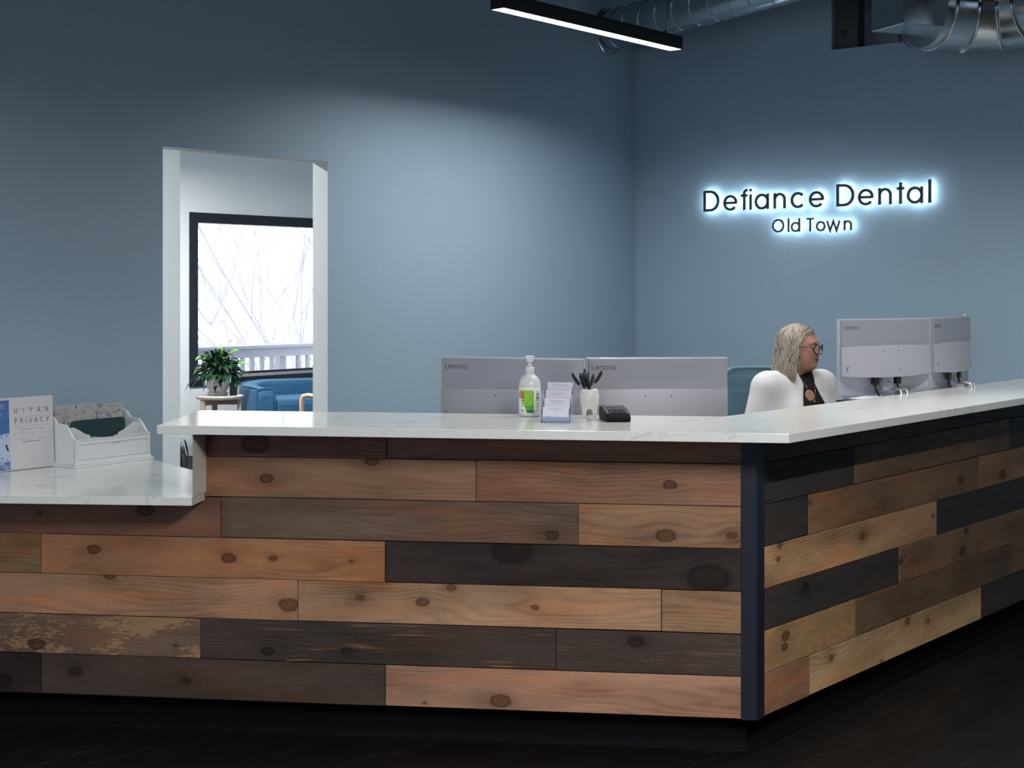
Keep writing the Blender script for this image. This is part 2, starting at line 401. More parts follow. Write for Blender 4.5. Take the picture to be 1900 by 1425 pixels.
def lampx(px, py): return at_z(px, py, HC+HL)
n0, n1 = lampx(909, 15.8), lampx(1261.7, 90.6); f1 = lampx(1246.8, 95.7)
ax = DL*((n1-n0).dot(DL)); q1 = (n1+f1)/2; q0 = q1-ax
pendant(q0, q1, HC+HL, LAMP, 'black linear pendant light hanging over the desk, lit white strip facing down')
# further unseen pendants, added as fill for the walls, planks and counter
for k, (da, db) in enumerate(((-4.0, .3), (-7.0, .6), (-.8, 1.6), (-4.0, 4.0), (0, 2.4))):
    s0 = q0 + DL*da + DR*db
    pendant(s0, s0+DL*ax.length, HC+HL, (FILL_REAR, FILL_REAR, FILL_SIDE, FILL_FRONT, FILL_SIDE*2.2)[k],
            ['black linear pendant light out in line with the one over the desk', 'black linear pendant light near the rear window, in line with the desk',
             'black linear pendant light over the open floor, nearest the clad side of the counter', 'black linear pendant light over the open floor behind the viewer', 'black linear pendant light over the walkway beside the sign wall'][k], group='pendants over the open floor')
s0 = CORNER + DL*(-1.2) + DR*(-2.4)
for k, dd in enumerate((-4.2, -1.6)):
    s0 = CORNER + DL*(dd) + DR*((-1.15, -3.1)[k])
    pendant(s0, s0+DL*1.3, 2.69, LAMP_WAIT*(.8, 1.7)[k], ['black linear pendant light in the waiting room, the one nearer its end wall', 'black linear pendant light in the waiting room, facing the window'][k], group='waiting room pendants', spread=20, low=True)

# ---------------------------------------------------------------- reception counter
UL = hd(-82.5); ULn = hd(7.5)            # left run direction (towards left) and its inward normal
UR = DL.copy(); URn = hd(A_-90)          # right run direction and its inward normal
K = Vector((.804, 4.93, 0))              # outer corner of the plank faces
ZT, TH, ZL = 1.08, .030, .837
counter = thing('reception_counter', 'angled reception counter clad in mixed brown planks with white quartz tops', 'counter', K)
def isect(P1, d1, P2, d2):
    det = d1.x*(-d2.y)+d2.x*d1.y; r = P2-P1
    s = (r.x*(-d2.y)+d2.x*r.y)/det; return P1+d1*s
def off(P, n, d): return P+n*d
def corner_off(d): return isect(off(K, ULn, d), UL, off(K, URn, d), UR)
A1 = at_z(291, 789, ZT); B1 = at_z(1464, 805, ZT); I1 = at_z(1342, 773, ZT); J1 = at_z(373.5, 761.1, ZT)
endR = (CORNER-B1).dot(DL)-.003
RWP = CORNER.copy()
def hitR(P): return P+DL*((RWP-P).dot(DL)-.003)
def z0(v): return (v.x, v.y)
mb = MB().prism([z0(A1), z0(B1), z0(hitR(B1)), z0(hitR(I1)), z0(I1), z0(J1)], ZT-TH, ZT, bev=.002)
obj('countertop', mb, M_QUARTZ, counter, world=True, label='raised white quartz countertop')
# low ledge at the left
c1 = at_z(356, 923, ZL); c2 = at_z(375.8, 914.3, ZL); c3 = at_z(357, 872, ZL); e0 = at_z(0, 918.7, ZL)
ed = (at_z(285, 853, ZL)-c3).normalized()
cw = isect(c3, ed, W0, DL); cw = cw - hd(A_-90)*.004
dlow = (c1-e0).normalized(); WN = hd(A_-90)*.004
cl = isect(c1, dlow, W0-WN, DL)
def hitL(P): return isect(P, UL, W0-WN, DL)      # where a left-run line meets the left wall
ex = c3 + DR*.03
mb = MB().prism([z0(cl), z0(c1), z0(c2), z0(c2+ULn*.02), z0(c3), z0(cw)], ZL-TH*.95, ZL, bev=.0015)
obj('low_countertop', mb, M_QUARTZ, counter, world=True, label='lower white quartz ledge')
# upright quartz end panel between both tops
pb = c3 + (c3-c1).normalized()*.12
side = Vector((.034, .004, 0))
mb = MB().prism([z0(c1+Vector((.002, .002, 0))), z0(c2), z0(c2+ULn*.5), z0(c1+ULn*.5+(c1-c2).normalized()*-.002)], ZL+.0005, ZT-TH, bev=.001)
obj('end_panel', mb, M_QUARTZ, counter, world=True, label='upright white quartz end panel')
# body and toe kick
ZB = .119; PT = .018
def poly_run(d0, d1, l0, r1):     # footprint between offsets d0..d1, left extent l0, right to the wall
    a = off(K, ULn, d0)+UL*l0 if l0 else hitL(off(K, ULn, d0)); b = corner_off(d0); c = hitR(b); d = hitR(corner_off(d1)); e = corner_off(d1); f = off(K, ULn, d1)+UL*l0 if l0 else hitL(off(K, ULn, d1))
    return [z0(a), z0(b), z0(c), z0(d), z0(e), z0(f)]
sL = (on_plane(376, 540, K, UL)[1])
mb = MB().prism(poly_run(PT+.001, .14, sL-.004, 0), ZB+.0, ZT-TH-.001)
mb.prism([z0(hitL(off(K, ULn, PT+.001))), z0(off(K, ULn, PT+.001)+UL*(sL-.0045)), z0(off(K, ULn, .14)+UL*(sL-.0045)), z0(hitL(off(K, ULn, .14)))], ZB, ZL-TH-.001)
obj('body', mb, P('dark_panel', (.02, .018, .017), .7), counter, world=True)
a_, b_, c_ = off(K, ULn, .055)+UL*5.2, corner_off(.055), hitR(corner_off(.055))
kick = MB()
prof = [(.0, ZB), (.0, .03), (-.004, .016), (-.012, .006), (-.018, .0)]
def path_pts(d): return [hitL(off(K, ULn, .055+d)), corner_off(.055+d), hitR(corner_off(.055+d))]
kick.grid([[Vector((p.x, p.y, z)) for p in path_pts(d)] for d, z in prof], smooth=False)
kick.grid([[Vector((p.x, p.y, ZB*.999)) for p in path_pts(d)] for d in (0, .08)], smooth=False)
obj('toe_kick', kick, M_KICK, counter, world=True, label='black rubber toe kick')
# rear support of the kick so the counter stands on the floor
mb = MB().prism(poly_run(.057, .13, 0, 0), 0, ZB-.0005); obj('plinth', mb, M_KICK, counter, world=True)
# steel corner angle
fl = .0445
def angle_mb():
    mb = MB(); c = corner_off(-.005)
    aL = off(K, ULn, -.005)+UL*(fl+.004); bL = off(K, ULn, -.001)+UL*(fl+.004)
    aR = off(K, URn, -.005)+UR*(fl+.004); bR = off(K, URn, -.001)+UR*(fl+.004)
    mb.prism([z0(bL), z0(aL), z0(c), z0(aR), z0(bR), z0(corner_off(-.001))], ZB-.002, ZT-TH)
    return mb
angle = obj('corner_angle', angle_mb(), M_STEEL, counter, world=True, label='black steel corner angle')
for zz in (.145, .372, .745):
    for (P0, d, nn) in ((off(K, ULn, -.005), UL, ULn), (off(K, URn, -.005), UR, URn)):
        q = P0+d*.026; M = Matrix.Translation((q.x, q.y, zz)) @ nn.to_track_quat('-Z', 'Y').to_matrix().to_4x4()
        mb = MB().lathe([(.0035, 0), (.0035, .0012), (.002, .0018)], 12, M=M)
        obj('screw', mb, M_BLACKM, angle, world=True)

# ---- planks
TN = {'b1': (.180, .088, .058), 'b2': (.215, .112, .068), 'b3': (.260, .145, .085), 'org': (.330, .158, .082), 'tan': (.340, .190, .108),
      'pink': (.315, .182, .112), 'grey': (.135, .085, .058), 'dk': (.030, .020, .017), 'dk2': (.060, .040, .033), 'dk3': (.048, .033, .028),
      'olive': (.150, .098, .058), 'ltan': (.420, .262, .140), 'brn': (.225, .135, .072), 'blk': (.040, .036, .032), 'red': (.165, .078, .055), 'oran': (.34, .20, .10)}
XLEFT = -(hitL(off(K, ULn, -.004))-off(K, ULn, -.004)).length
RH = (.961-.119)/6
def cladding(name, d, n, rows, sgn, zl_split):
    """rows: list from the bottom; each a list of (px_left, px_right, tint, wear, [(px,py,r)...])"""
    # local frame: x along the run (photo left to right), z up
    xd = -UL if sgn < 0 else UR
    rz = math.atan2(xd.y, xd.x); L2W = Matrix.Translation(K) @ Matrix.Rotation(rz, 4, 'Z')
    mb = MB(); rec = []; rnd = random.Random(7 if sgn < 0 else 11)
    inn = 1 if True else 0
    for r, row in enumerate(rows):
        for (pa, pb_, tint, wear, kn) in row:
            def loc(px, py):
                q, s = on_plane(px, py, K, xd); return s, q.z
            xa = loc(pa, 540)[0]; xb = loc(pb_, 540)[0]
            if sgn < 0:
                if xa < XLEFT: xa = XLEFT
                if xb <= XLEFT: continue
                if pb_ >= 1378: xb = -.004
            else:
                if pa <= 1420: xa = .004
                if pb_ >= 2500: xb = (RWP-K).dot(DL)-.004
            z_0 = .119+r*RH; z_1 = z_0+RH
            if r == 6: z_1 = ZT-TH-.001
            g0, g1 = rnd.uniform(.0006, .0022), rnd.uniform(.0004, .0016); pr = rnd.uniform(0, .0035); tl = rnd.uniform(-.0012, .0012)
            if zl_split and xa < -(sL+.002):
                if r == 5 or r == 6: continue
            bm = bmesh.new()
            x0_, x1_, y0_, y1_ = xa+g1, xb-g1, -pr, PT
            parts = [(x0_, x1_, z_0+g0, z_1-g0)]
            for (X0, X1, Z0, Z1) in parts:
                bm = bmesh.new()
                cr = [(X0, Z0), (X1, Z0+tl), (X1, Z1+tl), (X0, Z1)]
                f = [bm.verts.new((x, y0_, z)) for x, z in cr]; b = [bm.verts.new((x, y1_, z)) for x, z in cr]
                bm.faces.new(f); bm.faces.new(b[::-1])
                for i in range(4): bm.faces.new((f[i], b[i], b[(i+1) % 4], f[(i+1) % 4]))
                bmesh.ops.bevel(bm, geom=[e for e in bm.edges if all(v.co.y < 0+1e-5 or abs(v.co.y-y0_) < 1e-6 for v in e.verts)], offset=.0012, segments=1, affect='EDGES')
                nb = len(mb.f); mb.take(bm)
                ks = []
                for (kx, ky, kr) in kn[:4]:
                    s, z = loc(kx, ky); ks.append((s, z, kr))
                while len(ks) < 4: ks.append((0, -5, 0))
                tj = tuple(c*rnd.uniform(.97, 1.03) for c in TN[tint])
                sd = rnd.uniform(0, 10) if X0 == parts[0][0] else sd
                rec += [(tj, wear, sd, ks)]*(len(mb.f)-nb)
    o = obj(name, mb, M_PLANK, counter, world=False)
    o.location = (0, 0, 0); o.rotation_euler = (0, 0, rz)
    me = o.data; nf = len(me.polygons)
    def att(nm, typ, vals, key):
        a = me.attributes.new(nm, typ, 'FACE'); a.data.foreach_set(key, np.array(vals, dtype=np.float32).ravel())
    att('tint', 'FLOAT_VECTOR', [r_[0] for r_ in rec], 'vector'); att('wear', 'FLOAT', [r_[1] for r_ in rec], 'value'); att('seed', 'FLOAT', [r_[2] for r_ in rec], 'value')
    for i in range(4): att('knot%d' % i, 'FLOAT_VECTOR', [r_[3][i] for r_ in rec], 'vector')
    return o
E = 1380
rowsL = [
 [(-520, -420, 'tan', 0, []), (-420, 76, 'dk', 0, [(3, 1262, .022)]), (76, 715, 'dk2', .0, [(140, 1245, .014), (345, 1262, .010)]), (715, E, 'pink', .0, [(929, 1300, .019), (788, 1304, .004)])],
 [(-520, -260, 'dk2', 0, []), (-260, 372, 'grey', 1.0, [(68, 1195, .018), (326, 1198, .004)]), (372, 1032, 'dk3', .35, [(497, 1208, .013), (644, 1208, .012)]), (1032, E, 'dk3', .18, [(1180, 1190, .016)])],
 [(-520, -600, 'b2', 0, []), (-600, 553, 'tan', 0, [(536, 1122, .020), (205, 1068, .012)]), (553, 1227, 'pink', 0, [(668, 1108, .009), (784, 1117, .013), (838, 1090, .009), (993, 1127, .008)]), (1227, E, 'b3', .12, [])],
 [(-520, -330, 'tan', 0, []), (-330, 76, 'brn', 0, []), (76, 715, 'org', 0, [(175, 1019, .014), (425, 1035, .015), (507, 1036, .008), (652, 1041, .004)]), (715, E, 'dk', 0, [(950, 1022, .040), (1315, 1072, .040)])],
 [(-520, -500, 'dk2', 0, []), (-500, 410, 'b1', 0, [(75, 950, .005), (270, 946, .018)]), (410, 1073, 'grey', .12, [(1024, 993, .013)]), (1073, E, 'b3', 0, [(1235, 994, .019), (1358, 994, .010)])],
 [(376, 883, 'b3', 0, [(495, 888, .014), (690, 856, .014), (700, 872, .0)]), (883, E, 'b2', 0, [(1243, 899, .013)])],
 [(376, 718, 'red', 0, [(475, 823, .028)]), (718, E, 'b1', 0, [])],
]
cladding('plank_cladding', UL, ULn, rowsL, -1, True)
rowsR = [
 [(1418, 1501, 'b2', 0, []), (1501, 1820, 'ltan', 0, [(1542, 1221, .010), (1684, 1152, .013), (1722, 1152, .008), (1636, 1226, .006)]), (1820, 3000, 'blk', 0, [])],
 [(1418, 1586, 'oran', 0, [(1458, 1180, .015), (1456, 1200, .012)]), (1586, 1877, 'olive', 0, []), (1877, 3000, 'brn', 0, [])],
 [(1418, 1668, 'blk', 0, [(1495, 1090, .014)]), (1668, 3000, 'brn', 0, [(1785, 1022, .018), (1792, 985, .014), (1670, 1042, .010)])],
 [(1418, 1738, 'ltan', 0, [(1600, 995, .010), (1447, 1012, .010), (1444, 1038, .008), (1731, 958, .007)]), (1738, 3000, 'blk', 0, [])],
 [(1418, 1500, 'blk', 0, []), (1500, 1817, 'brn', 0, [(1783, 890, .016), (1502, 932, .008)]), (1817, 3000, 'oran', 0, [(1860, 880, .02)])],
 [(1418, 1585, 'blk', 0, []), (1585, 1874, 'olive', .15, [(1688, 818, .010), (1805, 808, .008)]), (1874, 3000, 'blk', 0, [])],
 [(1418, 1750, 'grey', 0, []), (1750, 3000, 'dk2', 0, [])],
]
c2_ = cladding('plank_cladding', UR, URn, rowsR, 1, False)

# staff desk behind the counter
dsk = thing('staff_desk', 'pale work desk running behind the raised counter', 'desk', K)
M_DESK = P('pale_laminate', (.52, .52, .50), .4, 0, 6, .03)
def dpoly(d0, d1, l0):
    return [z0(off(K, ULn, d0)+UL*l0), z0(corner_off(d0)), z0(hitR(corner_off(d0))), z0(hitR(corner_off(d1))), z0(corner_off(d1)), z0(off(K, ULn, d1)+UL*l0)]
obj('desktop', MB().prism(dpoly(.142, .80, 2.0), .712, .74, bev=.002), M_DESK, dsk, world=True)
for P0, d, n_ in ((off(K, ULn, 0)+UL*1.95, UL, ULn), (off(K, URn, 0)+UR*3.2, UR, URn), (corner_off(.0)+ULn*.0, None, None)):
    if d is None: continue
    a = P0+n_*.16; b = P0+n_*.76; s_ = d*.012
    obj('leg_panel', MB().prism([z0(a-s_), z0(b-s_), z0(b+s_), z0(a+s_)], 0, .7115), M_DESK, dsk, world=True)
DZ = .74
# ---------------------------------------------------------------- smooth blended solids -> one surface
def E(c, r): c = np.array(c, float); r = np.array(r, float); return lambda p: (lambda q: (lambda k0, k1: k0*(k0-1)/np.maximum(k1, 1e-9))(np.sqrt((q*q).sum(-1)), np.sqrt(((q/r)**2).sum(-1))))((p-c)/r)
def CP(a, b, ra, rb):
    a = np.array(a, float); b = np.array(b, float); ab = b-a; L2 = float(ab@ab)
    def f(p):
        t = np.clip(((p-a)@ab)/L2, 0, 1); return np.sqrt(((p-a-t[..., None]*ab)**2).sum(-1))-(ra+(rb-ra)*t)
    return f
def smin(a, b, k): hh = np.maximum(k-np.abs(a-b), 0)/k; return np.minimum(a, b)-hh*hh*k*.25
def smax(a, b, k): return -smin(-a, -b, k)
def U(fs, k):
    def f(p):
        d = fs[0](p)
        for g_ in fs[1:]: d = smin(d, g_(p), k)
        return d
    return f
def nets(f, lo, hi, hs):
    lo = np.array(lo, float); hi = np.array(hi, float); n = np.ceil((hi-lo)/hs).astype(int)+1
    ax_ = [lo[i]+hs*np.arange(n[i]) for i in range(3)]
    Vv = np.empty(tuple(n), np.float32)
    Yg, Zg = np.meshgrid(ax_[1], ax_[2], indexing='ij')
    for i in range(n[0]):
        Vv[i] = f(np.stack([np.full_like(Yg, ax_[0][i]), Yg, Zg], -1))
    cs = tuple(n-1); cnt = np.zeros(cs); pos = np.zeros(cs+(3,))
    S = lambda o: tuple(slice(o[i], o[i]+cs[i]) for i in range(3))
    for axn in range(3):
        o1, o2 = [k for k in range(3) if k != axn]
        for u in (0, 1):
            for v in (0, 1):
                a = [0, 0, 0]; a[o1] = u; a[o2] = v; b = list(a); b[axn] = 1
                va, vb = Vv[S(a)], Vv[S(b)]; cr = (va < 0) != (vb < 0)
                t = np.where(cr, va/np.where(cr, va-vb, 1), 0)
                for k in range(3): pos[..., k] += np.where(cr, a[k]+(t if k == axn else 0), 0)
                cnt += cr
    m = cnt > 0; idx = -np.ones(cs, int); idx[m] = np.arange(m.sum())
    I = np.argwhere(m); vs = lo+hs*(I+pos[m]/cnt[m][:, None]); fs = []
    for axn in range(3):
        o1, o2 = [(1, 2), (2, 0), (0, 1)][axn]
        sl = [slice(None)]*3; sl2 = list(sl); sl[axn] = slice(0, n[axn]-1); sl2[axn] = slice(1, n[axn])
        a, b = Vv[tuple(sl)] < 0, Vv[tuple(sl2)] < 0; e = np.argwhere(a != b)
        e = e[(e[:, o1] > 0) & (e[:, o2] > 0) & (e[:, o1] < n[o1]-1) & (e[:, o2] < n[o2]-1)]
        fl = a[tuple(e.T)]
        def cell(d1, d2): q = e.copy(); q[:, o1] -= d1; q[:, o2] -= d2; return idx[tuple(q.T)]
        Q = np.stack([cell(1, 1), cell(0, 1), cell(0, 0), cell(1, 0)], 1); Q[~fl] = Q[~fl][:, ::-1]; fs.append(Q)
    return vs, np.concatenate(fs)
def mesh_of(f, lo, hi, hs, X=None, matf=None):
    vs, fs = nets(f, lo, hi, hs); mb = MB()
    c = vs[fs].mean(1); mi = matf(c) if matf else np.zeros(len(fs), int)
    W_ = (vs@np.array(X[0]).T+np.array(X[1])) if X else vs
    mb.v = [tuple(v) for v in W_]; mb.f = [tuple(int(i) for i in q) for q in fs]; mb.m = [int(i) for i in mi]; mb.sm = [True]*len(fs)
    return mb
# ---------------------------------------------------------------- stroke lettering
def arc(cx, cy, r, a0, a1, n=20, ry=None):
    return [(cx+r*math.cos(math.radians(a0+(a1-a0)*i/n)), cy+(ry or r)*math.sin(math.radians(a0+(a1-a0)*i/n))) for i in range(n+1)]
SW = .11; h = SW/2
GL = {
 'D': [[(.36, h), (h, h), (h, 1-h), (.36, 1-h)]+arc(.36, .5, .5-h, 90, -90)],
 'e': [[(h, .37), (.74-h, .37)]+arc(.37, .37, .37-h, 0, 322, 30)],
 'f': [[(.2, 0), (.2, .80)]+arc(.34, .80, .14, 180, 75, 8), [(.03, .69), (.37, .69)]],
 'i': [[(h, 0), (h, .74)], [(h, .87), (h, .87+SW*1.1)]],
 'a': [arc(.37, .37, .37-h, 0, 360, 32), [(.74-h, 0), (.74-h, .74)]],
 'n': [[(h, 0), (h, .74)], arc(.31, .74-h-.255, .255, 180, 0, 16)+[(.565, 0)]],
 'c': [arc(.37, .37, .37-h, 42, 318, 26)],
 't': [[(.2, 0), (.2, .96)], [(.03, .69), (.37, .69)]],
 'l': [[(h, 0), (h, 1.03)]],
 'O': [arc(.5, .5, .5-h, 0, 360, 40)],
 'd': [arc(.37, .37, .37-h, 0, 360, 32), [(.74-h, 0), (.74-h, 1.03)]],
 'T': [[(0, 1-h), (.6, 1-h)], [(.3, 0), (.3, 1)]],
 'o': [arc(.37, .37, .37-h, 0, 360, 32)],
 'w': [[(.04, .74), (.29, .03), (.55, .70), (.81, .03), (1.06, .74)]],
 'v': [[(.04, .74), (.32, .03), (.60, .74)]],
 'L': [[(h, 1), (h, h), (.5, h)]],
 'H': [[(.08, 0), (.08, 1)], [(.72, 0), (.72, 1)], [(.08, .5), (.72, .5)]],
 'I': [[(.1, 0), (.1, 1)]],
 'P': [[(.1, 0), (.1, .97), (.34, .97)]+arc(.34, .73, .24, 90, -90, 14)+[(.1, .49)]],
 'A': [[(.02, 0), (.38, 1), (.76, 0)], [(.16, .35), (.62, .35)]],
 'R': [[(.1, 0), (.1, .97), (.34, .97)]+arc(.34, .74, .23, 90, -90, 14)+[(.1, .51)], [(.34, .5), (.72, 0)]],
 'V': [[(.02, 1), (.38, 0), (.74, 1)]],
 'C': [arc(.46, .5, .42, 48, 312, 26, .48)],
 'Y': [[(.02, 1), (.36, .48), (.70, 1)], [(.36, .48), (.36, 0)]],
 'S': [arc(.3, .74, .2, 50, 270, 14, .24)+arc(.3, .26, .22, 90, -140, 14, .24)],
 'M': [[(.05, 0), (.1, 1), (.43, .05), (.78, 1), (.85, 0)]],
 'E': [[(.52, .03), (.1, .03), (.1, .97), (.52, .97)], [(.1, .5), (.44, .5)]],
 '1': [[(.1, .8), (.25, 1), (.25, 0)]],
 '2': [arc(.27, .74, .22, 170, -30, 12, .24)+[(.05, .03), (.52, .03)]],
 '3': [arc(.25, .75, .2, 150, -90, 12, .22)+arc(.25, .27, .23, 90, -150, 12, .25)],
}
def stroke_poly(path, wd):
    closed = (Vector(path[0])-Vector(path[-1])).length < 1e-6
    pts = [Vector((p[0], p[1])) for p in path]
    if closed: pts = pts[:-1]
    L, R = [], []; n = len(pts)
    for i, p in enumerate(pts):
        a = pts[(i-1) % n] if (closed or i > 0) else None; b = pts[(i+1) % n] if (closed or i < n-1) else None
        d0 = (p-a).normalized() if a is not None and (p-a).length > 1e-7 else None; d1 = (b-p).normalized() if b is not None and (b-p).length > 1e-7 else None
        if d0 is None: d0 = d1
        if d1 is None: d1 = d0
        n0 = Vector((-d0.y, d0.x)); n1 = Vector((-d1.y, d1.x)); m = n0+n1
        m = m.normalized() if m.length > 1e-4 else n0
        k = 1/max(.35, m.dot(n0)); L.append(p+m*wd/2*k); R.append(p-m*wd/2*k)
    return L, R, closed
def glyph(mb, ch, size, T, wd=SW, depth=.0, mi=0, mib=None, serif=False):
    """T maps (x, y, depth) to a point; glyphs in units of the cap height"""
    paths = list(GL[ch])
    if serif:
        ends = [q for p in paths for q in (p[0], p[-1]) if abs(q[1]) < .03 or abs(q[1]-1) < .03 or abs(q[1]-.97) < .01]
        if ch not in 'CS123': paths += [[(x-.11, y+(.02 if y < .5 else -.02)), (x+.11, y+(.02 if y < .5 else -.02))] for x, y in ends]
    for pi_, path in enumerate(paths):
        ww = wd*(.45 if serif and pi_ >= len(GL[ch]) else 1)
        L, R, cl = stroke_poly(path, ww); n = len(L)
        fr = [T(p.x*size, p.y*size, depth) for p in L]+[T(p.x*size, p.y*size, depth) for p in R]
        rng = range(n if cl else n-1)
        if depth > 1e-6:
            bk = [T(p.x*size, p.y*size, 0) for p in L]+[T(p.x*size, p.y*size, 0) for p in R]
            fs = []; fb = []
            for i in rng:
                j = (i+1) % n; fs.append((i, n+i, n+j, j)); fb.append((2*n+i, 2*n+j, 3*n+j, 3*n+i))
                fs.append((i, j, 2*n+j, 2*n+i)); fs.append((n+i, 3*n+i, 3*n+j, n+j))
            if not cl:
                fs += [(0, 2*n, 3*n, n), (n-1, 2*n-1, 4*n-1, 3*n-1)]
            b = len(mb.v); mb.add(fr+bk, fs, mi); mb.add([], [])
            for f in fb: mb.f.append(tuple(b+i for i in f)); mb.m.append(mi if mib is None else mib); mb.sm.append(False)
        else: mb.add(fr, [(i, n+i, n+(i+1) % n, (i+1) % n) for i in rng], mi)
def word(mb, txt, size, T, track=.13, wd=SW, depth=0., serif=False, adv=None, mi=0):
    x = 0
    for ch in txt:
        if ch == ' ': x += (.4)*size; continue
        wch = max(q[0] for p in GL[ch] for q in p)+(h if not serif else .1)
        glyph(mb, ch, size, lambda a, b, c, x=x: T(x+a, b, c), wd, depth, mi, serif=serif)
        x += (adv if adv else wch+track)*size
    return x
_tc = {}
def text_verts(s, size):
    if (s, size) in _tc: return _tc[(s, size)]
    cu = bpy.data.curves.new('t', 'FONT'); cu.body = s; cu.size = size; cu.resolution_u = 2
    o = bpy.data.objects.new('t', cu); C.objects.link(o); bpy.context.view_layer.update()
    me = bpy.data.meshes.new_from_object(o.evaluated_get(bpy.context.evaluated_depsgraph_get()))
    r = ([v.co.copy() for v in me.vertices], [tuple(p.vertices) for p in me.polygons]); bpy.data.objects.remove(o); bpy.data.curves.remove(cu); bpy.data.meshes.remove(me)
    _tc[(s, size)] = r; return r
def text(mb, s, size, T, mi=0, center=False):
    vs, fs = text_verts(s, size)
    wdt = max(v.x for v in vs) if vs else 0
    mb.add([T(v.x-(wdt/2 if center else 0), v.y, 0) for v in vs], fs, mi)

# ---------------------------------------------------------------- backlit wall sign
M_LET = P('dark_blue_acrylic', (.022, .050, .085), .35, 0, 20, .05)
M_HALO = EM('halo_light', (.72, .90, 1.0), 17.0)
sg, _ = on_plane(1520, 385, CORNER, DR)
sign = thing('wall_sign', 'backlit dark blue lettering glowing white on the blue wall', 'sign', (sg.x, sg.y, 2.015), RZ_R)
SI = XF[sign.name]
def sign_line(chs, cap, base, sw):
    for ch, px in chs:
        pt, s = on_plane(px, 400, CORNER, DR); org = CORNER+DR*s
        def T(x, y, d, k=0.0): return Vector((org.x, org.y, base))+DR*x+Vector((0, 0, y))-DL*(.030+d+k)
        mb = MB(); glyph(mb, ch, cap, T, sw, .010)
        lt = obj('letter', mb, M_LET, sign, world=True)
        mb = MB(); glyph(mb, ch, cap, lambda x, y, d: Vector((org.x, org.y, base))+DR*x+Vector((0, 0, y))-DL*(.0245+d), SW*.7, .005)
        obj('halo_strip', mb, M_HALO, lt, world=True, label='white light strip behind the letter')
zx = lambda v: 1280+v/3.8
sign_line([(c, zx(v)) for c, v in zip('DefianceDental', (120, 260, 380, 443, 480, 613, 733, 862, 1055, 1207, 1350, 1475, 1550, 1702))], .126, 2.0155, .122)
sign_line([(c, zx(v)) for c, v in zip('OldTown', (603, 713, 735, 845, 912, 985, 1107))], .0775, 1.877, .135)

